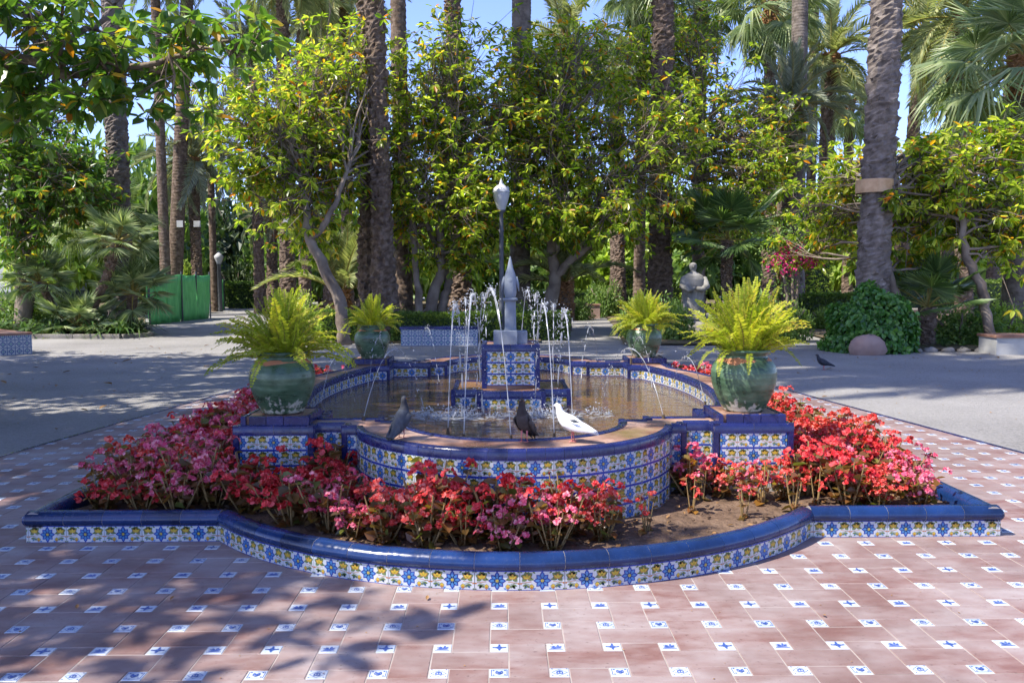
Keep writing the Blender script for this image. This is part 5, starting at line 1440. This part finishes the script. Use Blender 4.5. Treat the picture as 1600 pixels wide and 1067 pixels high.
# shading trees left of the frame (their shade dapples the plaza)
sh = [((-7.6, 3.0, 0), 1.0, 'rubber tree beside the viewer at the left, shading the tiles'), ((-7.2, 5.6, 0), .95, 'rubber tree left of the pavement, shading the kerb'), 
      ((-11.8, 9.6, 0), 1.15, 'rubber tree left of the corner tree, shading the gravel'), ((-11.6, 12.6, 0), 1.1, 'rubber tree near the tiled bench, shading the gravel')]
for b, s, lab in sh:
    b = np.array(b)
    ficus(lab, b, [([b, b+[0,.1,2.2], b+[.2,0,4.0], b+[.6,0,5.5]], [.3,.26,.2,.1])],
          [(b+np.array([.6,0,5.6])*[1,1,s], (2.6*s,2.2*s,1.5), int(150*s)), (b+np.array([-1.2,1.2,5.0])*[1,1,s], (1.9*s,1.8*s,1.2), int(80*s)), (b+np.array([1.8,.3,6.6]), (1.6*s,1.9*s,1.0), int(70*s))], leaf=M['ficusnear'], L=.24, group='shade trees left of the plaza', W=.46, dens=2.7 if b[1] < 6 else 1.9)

# ================================================================== PALMS
G = 'tall palms of the grove'
p1 = palm('thick shaggy date palm left of the spire, trunk bulging at its foot', 20.5, 603, 592, 13.5, .25, .17, 'boots', 'date', 36, 1.1, G, py1=0, cell=.22, na=8, amp=.085, base=1.9)
palm('second shaggy trunk close at the left of the thick date palm', 21.6, 577, 580, 15, .24, .17, 'boots', 'date', 30, 1.0, G, cell=.2, na=8, amp=.09, base=1.3)
palm('narrow trunk close at the right of the thick date palm', 23, 632, 628, 14, .22, .18, 'ring', 'date', 30, 1.0, G, cell=.15, amp=.03, base=1.3)
palm('smooth ringed palm rising behind the lamp post', 24, 812, 816, 15, .27, .24, 'ring', 'fan', 34, 1.1, G, 'palmgrey', cell=.09, na=9, amp=.02)
palm('shaggy palm trunk behind the many trunked rubber tree', 26, 722, 712, 13, .30, .19, 'boots', 'date', 32, 1.0, G, py1=30, cell=.2, na=8, amp=.10, base=1.3)
palm('thick rough palm right of the back right pot', 24.5, 1030, 1032, 14, .33, .23, 'boots', 'date', 34, 1.0, G, py1=0, cell=.2, na=8, amp=.09, base=1.2)
palm('slender dark palm between the rubber tree and the thick palm', 33, 968, 965, 9, .21, .16, 'boots', 'fan', 30, .9, G, py1=100, cell=.17, na=8, amp=.06)
palm('straight grey palm with smooth trunk right of centre', 28, 1241, 1240, 17, .27, .22, 'ring', 'fan', 32, 1.2, G, 'palmgrey', cell=.09, na=9, amp=.018)
p7 = palm('stout date palm with a wooden band rising out of the ivy mound', 17.4, 1358, 1373, 12.5, .31, .26, 'boots', 'date', 36, 1.1, G, 'palmgrey', cell=.20, na=8, amp=.075, base=1.1)
mb = MB(); b7 = p7.location; zb = hz(293, 17.4); bx = gx(1360, 17.4)-b7.x
mb.lathe([(.345,-.13),(.352,-.13),(.352,.13),(.345,.13)], 28); mb.build('wooden_band', M['wood'], [c for c in p7.children if c.name.startswith('trunk')][0], loc=(bx, 0, zb))
palm('big fan palm with a brown skirt at the right edge', 19.5, 1588, 1592, hz(105, 19.5), .30, .33, 'ring', 'fan', 40, 1.25, G, 'palmgrey', cell=.10, na=9, amp=.02, elmin=-50)
palm('thin palm behind the straight grey palm', 42, 1216, 1213, 15, .2, .17, 'ring', 'date', 26, 1.0, G, cell=.15, amp=.03)
palm('date palm with its head in view left of the stout palm', 34, 1280, 1288, hz(95, 34), .26, .27, 'boots', 'date', 38, .95, G, py1=100, cell=.22, na=7, amp=.06, elmin=-45)
palm('thin palm trunk close to the straight grey palm', 36, 1262, 1262, 14, .20, .17, 'ring', 'fan', 28, 1.1, G, cell=.15, amp=.03)
palm('leaning date palm right of the stout palm', 33, 1398, 1428, hz(55, 33), .25, .22, 'boots', 'date', 34, .95, G, py1=60, cell=.22, na=7, amp=.05, elmin=-50)
palm('date palm with a wide spreading head at the upper right', 27, 1505, 1488, hz(35, 27), .24, .2, 'boots', 'date', 40, 1.1, G, py1=40, cell=.2, na=7, amp=.05, elmin=-55)
palm('palm close beside the wide headed date palm', 31, 1478, 1476, hz(100, 31), .22, .2, 'boots', 'date', 30, .8, G, py1=100, cell=.2, na=7, amp=.05, elmin=-60)
palm('low palm head behind the leaning date palm', 40, 1322, 1318, hz(165, 40), .22, .2, 'boots', 'fan', 30, 1.1, G, py1=150, cell=.25, na=7, amp=.05)
palm('tall palm at the right behind the fan palm', 33, 1545, 1572, 17, .24, .2, 'ring', 'date', 30, 1.0, G, cell=.15, amp=.03)
palm('thick palm trunk rising behind the low fan palms at left', 25, 193, 193, 15, .31, .26, 'boots', 'date', 34, 1.1, G, 'palmgrey', cell=.17, na=9, amp=.06)
palm('straight narrow palm left of the silver palm', 34.5, 262, 259, 14, .19, .17, 'ring', 'date', 28, 1.0, G, cell=.12, amp=.025)
palm('leaning ringed palm with a white label left of the path', 35.5, 272, 303, 15, .29, .23, 'ring', 'date', 30, 1.0, G, cell=.12, amp=.03, py1=60)
palm('silver green palm with drooping head beside the left path', 36.5, 312, 309, hz(255, 36.5), .19, .23, 'boots', 'silver', 38, .95, G, py1=300, cell=.15, na=8, amp=.05, elmin=-55)
palm('slim palm at the far end of the left path', 40, 337, 336, hz(215, 40), .15, .14, 'ring', 'silver', 30, 1.1, G, py1=220, cell=.2, amp=.03)
palm('palm with a white label left of the leaning rubber tree', 30, 452, 452, 12, .26, .2, 'boots', 'date', 30, 1.0, G, cell=.2, na=8, amp=.06)
palm('far palm seen under the rubber tree leaves', 38, 518, 512, 11, .26, .2, 'boots', 'date', 30, 1.0, G, cell=.22, na=7, amp=.06)
palm('small blue green palm left of the labelled palm', 40, 428, 428, hz(345, 40), .24, .22, 'boots', 'silver', 26, .7, G, py1=345, cell=.22, na=7, amp=.06, elmin=-30)
palm('palm with shaggy head above the forked rubber tree', 30, 884, 882, hz(70, 30), .24, .3, 'boots', 'date', 40, .9, G, py1=60, cell=.2, na=8, amp=.07, elmin=-70)
palm('date palm with blue green head left of the thick right palm', 37, 962, 958, hz(120, 37), .22, .2, 'boots', 'silver', 30, .8, G, py1=120, cell=.25, na=7, amp=.05, elmin=-30)
palm('fan palm head left of the thick right palm', 32, 998, 1000, hz(-25, 32), .2, .2, 'ring', 'fan', 34, 1.15, G, cell=.15, amp=.03, elmin=-75)
palm('fan palm head right of the thick right palm', 33, 1092, 1090, hz(0, 33), .2, .2, 'ring', 'fan', 34, 1.2, G, cell=.15, amp=.03, elmin=-75)
palm('dark rough palm with fan head left of the straight grey palm', 31, 1200, 1195, hz(15, 31), .22, .2, 'boots', 'fan', 34, 1.15, G, py1=50, cell=.2, na=7, amp=.06, elmin=-70)
palm('date palm head above the leaning rubber tree', 33, 478, 482, hz(-5, 33), .22, .2, 'boots', 'date', 36, .95, G, py1=20, cell=.2, na=7, amp=.05, elmin=-55)
palm('date palm head over the thick left palm', 36, 545, 545, hz(-10, 36), .22, .2, 'boots', 'date', 36, 1.0, G, py1=10, cell=.2, na=7, amp=.05, elmin=-60)
palm('date palm head between the leaning tree and the corner branches', 38, 408, 405, hz(80, 38), .22, .2, 'boots', 'silver', 34, .9, G, py1=80, cell=.22, na=7, amp=.05, elmin=-50)
palm('low silver palm behind the right rubber tree crowns', 27, 1232, 1228, hz(175, 27), .2, .2, 'boots', 'silver', 34, .85, G, py1=175, cell=.2, na=7, amp=.05, elmin=-50)
palm('arching palm beside the bent trunk, fronds over the hedge', 24, 878, 880, 1.1, .2, .2, 'boots', 'date', 26, .75, G, py1=480, cell=.2, na=7, amp=.05, elmin=5)
palm('feathery young palm behind the leaning rubber tree trunk', 25, 535, 535, .9, .2, .2, 'boots', 'date', 28, .85, G, py1=480, cell=.2, na=7, amp=.05, elmin=15)
# palms left of the frame whose heads shade the right side of the plaza
for x, y, H, lab in ((-10.5, 12.5, 20, 'tall palm left of the plaza shading its far side'), (-7.0, 6.5, 20, 'tall palm nearest the viewer left of the plaza'), (-9.5, 9.0, 22, 'tallest palm left of the plaza'), (-5.7, 8.2, 18.5, 'tall palm left of the flower bed'), (-8.6, 10.4, 24.5, 'very high palm beside the corner rubber tree'), (-11.5, 13.2, 15, 'palm left of the plaza shading its middle'), (-10.2, 11.0, 13, 'lowest palm left of the plaza')):
    if lab is None: continue
    e = empty('palm_tree', (x, y, 0)); T(e, lab, 'palm', 'palms left of the plaza')
    mb = MB(); palm_trunk(mb, [(0,0,0), (.2,0,H/2), (.3,0,H)], .27, .2, 'ring', .2, 8, .03); mb.build('trunk', M['palmgrey'], e, True); crown_of(e, (.3,0,H), 'date', 40, 1.15, -60)
# white labels on trunks
for px, py, y, w, h_, lab in ((281,350,35.0,.12,.13,'white'), (308,350,36.1,.14,.12,'cream'), (449,345,29.6,.14,.08,'whitish')):
    q = at(px, py, y); mb = MB(); mb.box(-w, w, -.02, .02, -h_, h_, 0, .004); o = mb.build('trunk_sign', M['whitepaint'], None, loc=q); T(o, f'{lab} rectangular label fixed to a palm trunk ' + ('by the left path' if px < 300 else ('of the silver palm' if px < 400 else 'left of the leaning rubber tree')), 'sign')

# ---------------- fan palms near the ground
def fan_clump(label, stems, kind='fanpale', n=26, sc=1.0, group='low fan palms', elmin=-45, r=.1):
    b = np.array([*stems[0][0][:2], 0]); e = empty('fan_palm', b); T(e, label, 'palm', group)
    for pts in stems:
        pts = np.array(pts)-b; mb = MB(); palm_trunk(mb, pts, r, r*1.15, 'boots', .09, 8, .05, base=1.0); mb.build('stem', M['palmbark'], e)
        crown_of(e, pts[-1], kind, n, sc*rng.uniform(.92, 1.08), elmin, 85, 'fan_leaf')
fan_clump('multi stemmed fan palm with pale glossy fans in the left bed', [PXP([(130,526,22.5), (150,470,22.3), (172,420,22), (183,378,22)]), PXP([(105,526,22.6), (85,480,22.6), (62,440,22.5)]), PXP([(200,515,22.8), (206,480,22.8), (208,460,22.8)]), PXP([(118,520,22.2), (121,510,22.2)])], 'fanpale', 26, 1.0, elmin=-35)
fan_clump('fan palm leaning behind the left bed', [PXP([(190,500,26), (170,420,26), (165,345,26)])], 'fan', 30, .9)
fan_clump('young fan palm with broad stiff leaves right of the ivy mound', [[at(1449,545,17.9), at(1449,500,17.9), at(1449,480,17.9)]], 'fanlow', 13, .95, elmin=-5, r=.15)
fan_clump('dark broad leaved fan palm behind the statue', [[B0(1135,23), at(1135,430,23), at(1137,375,23)]], 'fanlow', 20, 1.15, elmin=-40, r=.13)

# ================================================================== HEDGES AND SHRUBS
hedge_obj('clipped hedge behind the blue tiled bench', gx(615,20), gx(780,20), 19.7, 20.4, .62, 5200, 'clipped hedges')
hedge_obj('pale low hedge at the corner of the path behind the back left pot', gx(505,20.6), gx(560,20.6), 19.9, 20.9, .66, 2200, 'clipped hedges', 'bushlight')
hedge_obj('clipped hedge right of the spire beside the middle path', gx(800,20.8), gx(885,20.8), 20.2, 21.4, .62, 2800, 'clipped hedges')
hedge_obj('long hedge across the far end of the middle path', gx(820,34), gx(1010,34), 33.4, 34.2, .95, 4200, 'clipped hedges', L=.1)
hedge_obj('tall square hedge block behind the back right pot', gx(960,38), gx(1060,38), 37.4, 38.4, 2.0, 3600, 'clipped hedges', 'bushlight', .12)
hedge_obj('low hedge beyond the right path', gx(1215,28), gx(1330,28), 27.6, 28.3, .9, 3600, 'clipped hedges', L=.09)
hedge_obj('hedge behind the low pinkish bench', gx(1370,30), gx(1620,30), 29.6, 30.6, 1.3, 4200, 'clipped hedges', L=.1)
hedge_obj('yellow green square topped hedge by the far right path', gx(1262,34), gx(1292,34), 33.6, 34.6, 2.2, 1500, 'clipped hedges', 'bushlight', .12)
hedge_obj('dark hedge along the left path', gx(360,45), gx(470,45), 44.5, 45.5, 1.3, 3000, 'clipped hedges', 'bush', .12)

BM = {k: [bush_mesh('foliage', n, M[k], L) for _ in range(2)] for k, n, L in (('bush', 3000, .15), ('bushlight', 3000, .14), ('bushdark', 3200, .14))}
BM['bushfine'] = [bush_mesh('foliage', 5200, M['bush'], .085) for _ in range(2)]
BM['lightfine'] = [bush_mesh('foliage', 5200, M['bushlight'], .085) for _ in range(2)]
stem_me = None
def shrub(label, px, y, w, h, kind, group, name='shrub', cat='shrub', trunk=0.0):
    e = empty(name, (gx(px, y), y, 0), rng.random()*6.28); T(e, label, cat, group)
    me = BM[kind][rng.integers(0, 2)]
    put('crown' if trunk else 'foliage', me, e, (0,0,trunk), 0, (w/2, w/2, (h-trunk)))
    mb = MB(); mb.tube([(0,0,0), (.05,0,(trunk or h*.3)*.6), (0,.05,trunk+(h-trunk)*.5)], [max(.05, trunk*.06), max(.04, trunk*.05), .03], 7); 
    for k in range(5):
        a = k*1.3; mb.tube([(0,0,trunk*.8), (w*.12*math.cos(a), w*.12*math.sin(a), trunk+(h-trunk)*.3), (w*.3*math.cos(a), w*.3*math.sin(a), trunk+(h-trunk)*.6)], [.05, .035, .015], 5)
    mb.build('trunk' if trunk else 'stems', M['bark'], e, True)
# shrubs between trunks
near = [(470,23,1.6,1.3,'lightfine','pale green shrub under the leaning rubber tree'), (610,22,1.5,1.1,'bushfine','shrub at the foot of the thick date palm'), (760,23,1.6,1.2,'lightfine','light shrub behind the clipped hedge near the lamp post'), (822,22.5,1.1,1.0,'lightfine','variegated shrub just right of the spire'),
        (1010,20.5,1.9,1.35,'bushfine','dark shrub behind the back right pot'), (1055,20,1.4,1.2,'bushfine','dark shrub at the foot of the statue'), (1170,20,2.0,1.5,'bushfine','shrub behind the front right fern'), (1228,19.6,1.5,1.2,'bushfine','dark shrub at the near corner of the right path'),
        (1500,18.3,2.2,1.15,'bushfine','dense dark shrub between the young fan palm and the plastered bench'), (1570,18.8,1.8,1.1,'lightfine','light shrub behind the plastered bench'), (1420,19.6,1.3,.6,'lightfine','low light shrub behind the young fan palm'), (1290,24,1.4,.8,'bushfine','low shrub at the far end of the right path'),
        (35,23.5,2.6,1.7,'bushfine','shrub behind the left tiled bench'), (300,38,2.0,2.6,'lightfine','yellow green shrub behind the green screen'), (375,48,3.0,3.0,'bushdark','dark shrub beyond the green screens'), (905,30.5,1.6,1.0,'bushfine','low shrub at the left of the emblem bench'), (945,33,2.0,1.8,'bushfine','shrub behind the emblem bench')]
for px, y, w, h, k, lab in near: shrub(lab, px, y, w, h, k, 'shrubs among the trunks')
# tree screen behind: crowns one can tell apart
cnt = {}
for px, y, w, h, k, tr in [(15,38,8,9.5,'bushlight',1.5),(95,34,6,6.5,'bushlight',1.5),(140,44,8,9.5,'bushlight',1.5),(195,42,8,9.0,'bush',1.5),(245,48,8,9.5,'bush',1.5),(300,58,9,8.5,'bushdark',1.0),(345,66,9,9.5,'bushdark',1.0),(395,60,8.5,9.5,'bushdark',1.0),(440,50,6,6.0,'bush',1.2),(500,46,6.5,6.5,'bush',1.2),(560,42,6,6.0,'bush',1.2),(620,48,7,7.5,'bush',1.2),(690,44,6.5,6.5,'bushlight',1.2),(750,50,7,8.0,'bush',1.2),(820,46,7,7.5,'bush',1.2),(885,52,7.5,8.0,'bushlight',1.4),(930,40,6,5.6,'bushlight',1.4),(1000,43,7,6.8,'bushlight',1.4),(1060,46,7,7.0,'bush',1.4),(1120,38,6,6.0,'bush',1.2),(1180,44,7,7.2,'bushlight',1.4),(1230,50,8,7.5,'bushlight',1.4),(1300,42,7,6.4,'bushlight',1.4),(1360,48,8,6.8,'bush',1.4),(1430,42,7,6.0,'bushlight',1.4),(1490,48,8,6.6,'bush',1.4),(1550,42,7,6.2,'bushlight',1.4),(1610,46,8,7.2,'bush',1.4)]:
    side = 'left' if px < 430 else ('middle' if px < 1100 else 'right'); tone = {'bush': 'mid green', 'bushlight': 'light green', 'bushdark': 'dark evergreen'}[k]
    cnt[tone] = cnt.get(tone, 0)+1
    shrub(f'{tone} leafy tree in the back screen, {nth(cnt[tone]-1).replace("nearest", "1st")} {tone} one from the left', px, y, w, h, k, f'{tone} trees at the {side} back', 'leafy_tree', 'tree', tr)
for k in range(26):
    px = -60+k*68; y = 62+rng.uniform(-4, 4)
    shrub(f'far tree closing the view behind the grove, {nth(k).replace("nearest", "1st")} from the left', px, y, 9.5, rng.uniform(6.0, 8.0), 'bush' if k % 3 else 'bushdark', 'far trees closing the view', 'leafy_tree', 'tree', .6)

# ivy mound with a rock
iv = empty('ivy_mound', (gx(1362,16.9), 16.9, 0)); T(iv, 'big dome of glossy ivy around the foot of the stout palm', 'ivy')
n = 5200; d = rdir(n); d[:,2] = np.abs(d[:,2]); lump = 1+.10*np.sin(d[:,0]*7+1)*np.sin(d[:,1]*6)+.08*np.sin(d[:,2]*9+d[:,0]*5)
P = d*np.array([.86,.8,1.22])*(lump*(1-rng.random(n)**3*.18))[:,None]
N = unit(d+rdir(n)*.4); D = unit(np.array([0,0,-.6])+rdir(n)*.9)
mb = MB(); l = rng.uniform(.06, .115, n); mb.add(*leaf6(P, D, N, l, l*.95, .25, .15)); mb.build('foliage', M['ivy'], iv)
mb = MB(); mb.sphere((0,0,0), 1, 20, 12, 0, (.70,.66,1.02)); mb.build('woody_core', M['bushdark'], iv, True)
rk = MB(); rk.sphere((0,0,.12), .30, 14, 9, 0, (1.15,.8,.85)); rk.V[0] += rng.normal(size=rk.V[0].shape)*.012
T(rk.build('boulder', M['pinkwall'], None, True, loc=(gx(1354,16.1), 16.05, 0)), 'rounded pinkish boulder before the ivy mound', 'rock')
# bougainvillea
bo = empty('bougainvillea', B0(1236,21)); T(bo, 'bougainvillea with magenta bracts left of the stout palm', 'shrub')
mb = MB(); c0 = np.array(B0(1236,21))
for px in (1222, 1238, 1250): mb.tube(np.array([[(px-1236)*.004,0,0], [(px-1236)*.008,0,1.0], at(px,420,21)-c0]), [.06,.045,.02], 6)
mb.build('stems', M['bark'], bo, True)
P = np.concatenate([at(px,py,20.9)-c0+rng.normal(size=(k,3))*np.array([.13,.16,.11]) for px,py,k in ((1212,410,40),(1228,402,60),(1238,395,90),(1232,418,70),(1255,402,60),(1268,400,50),(1260,412,40),(1236,385,20))]); n = len(P)
mb = MB(); l = rng.uniform(.05, .09, n); mb.add(*leaf6(P, rdir(n), rdir(n), l, l*.8, .2, .1)); stuff(mb.build('bracts', M['boug'], bo))
P = np.concatenate([at(px,py,21.1)-c0+rng.normal(size=(k,3))*np.array([.3,.25,.28]) for px,py,k in ((1215,385,300),(1245,365,300),(1232,440,200))]); n = len(P)
mb = MB(); l = rng.uniform(.05, .1, n); mb.add(*leaf4(P, rdir(n), rdir(n), l, l*.6)); mb.build('leaves', M['bush'], bo)

# strap leaved plants in the left bed
def strap_mesh():
    mb = MB()
    for k in range(30):
        a = k*2.4; el = rng.uniform(.5, 1.4); L = rng.uniform(.45, .8); w = .018; t = np.linspace(0, 1, 5)
        d = np.array([math.cos(a), math.sin(a), 0]); s = np.array([-math.sin(a), math.cos(a), 0])
        p = np.outer(L*t*math.cos(el)+.25*L*t**2.2, d)+np.outer(L*(t*math.sin(el)-.62*t**2.4), [0,0,1]); ww = w*np.array([.8,1,1,.8,.1])
        V = np.concatenate([p-s*ww[:,None], p+s*ww[:,None]]); mb.add(V, np.array([[i, i+5, i+6, i+1] for i in range(4)]))
    return mb.mesh('leaves', M['strap'])
SM = [strap_mesh() for _ in range(3)]
SP = []
while len(SP) < 60:
    px, y = rng.uniform(-20, 222), rng.uniform(21.9, 24.6)
    SP.append((px, y))
for k, (px, y) in enumerate(sorted(SP)):
    e = empty('strap_leaf_plant', (gx(px, y), y, .03), rng.random()*6, rng.uniform(1.1, 1.6)); T(e, f'clump of dark strap leaves in the left bed, {nth(k).replace("nearest", "1st")} from the left', 'plant', 'strap leaved plants in the left bed'); put('leaves', SM[k % 3], e)
for k, (px, y, where) in enumerate([(1130,19.2,'beside the statue'),(1090,19.4,'before the statue'),(1215,19.1,'at the near corner of the right path'),(1420,17.6,'right of the ivy mound'),(1475,17.5,'right of the young fan palm'),(1395,17.7,'against the ivy mound')]):
    e = empty('strap_leaf_plant', (gx(px, y), y, .03), rng.random()*6, .6); T(e, f'small clump of strap leaves {where}', 'plant', 'strap leaved plants in the right beds'); put('leaves', SM[k % 3], e)

# grit, twigs and leaf crumbs strewn over the plaza
n = 2600; x = rng.uniform(-11, 11, n); y = rng.uniform(8.5, 18.5, n)
ok = np.abs(x-X0) > 4.03-.14*(np.minimum(y, YB1)-6.8)+.05
ok |= y > YB1+.1
x, y = x[ok], y[ok]; n = len(x); P = np.stack([x, y, np.full(n, .004)], -1); D = rdir(n); D[:,2] = np.abs(D[:,2])*.15
l = rng.uniform(.008, .035, n)*np.where(rng.random(n) < .08, 2.2, 1)
mb = MB(); mb.add(*leaf4(P, D, np.array([0,0,1.0])+rdir(n)*.4, l, l*rng.uniform(.2, .6, n), .3))
stuff(T(mb.build('plaza_litter', M['dead']), 'grit, twigs and leaf crumbs strewn over the gravel plaza', 'leaf litter'))
n = 260; P = np.stack([rng.uniform(-3.6, 3.8, n), rng.uniform(2.9, 6.0, n), np.full(n, .0135)], -1)
P = np.array([p for p in P if not inside_kerb(p[0], p[1], -.02)]); n = len(P); D = rdir(n); D[:,2] = np.abs(D[:,2])*.1
l = rng.uniform(.004, .014, n); mb = MB(); mb.add(*leaf4(P, D, np.array([0,0,1.0])+rdir(n)*.3, l, l*.5, .3))
stuff(T(mb.build('pavement_crumbs', M['dead']), 'small crumbs of leaves and petals on the foreground tiles', 'leaf litter'))
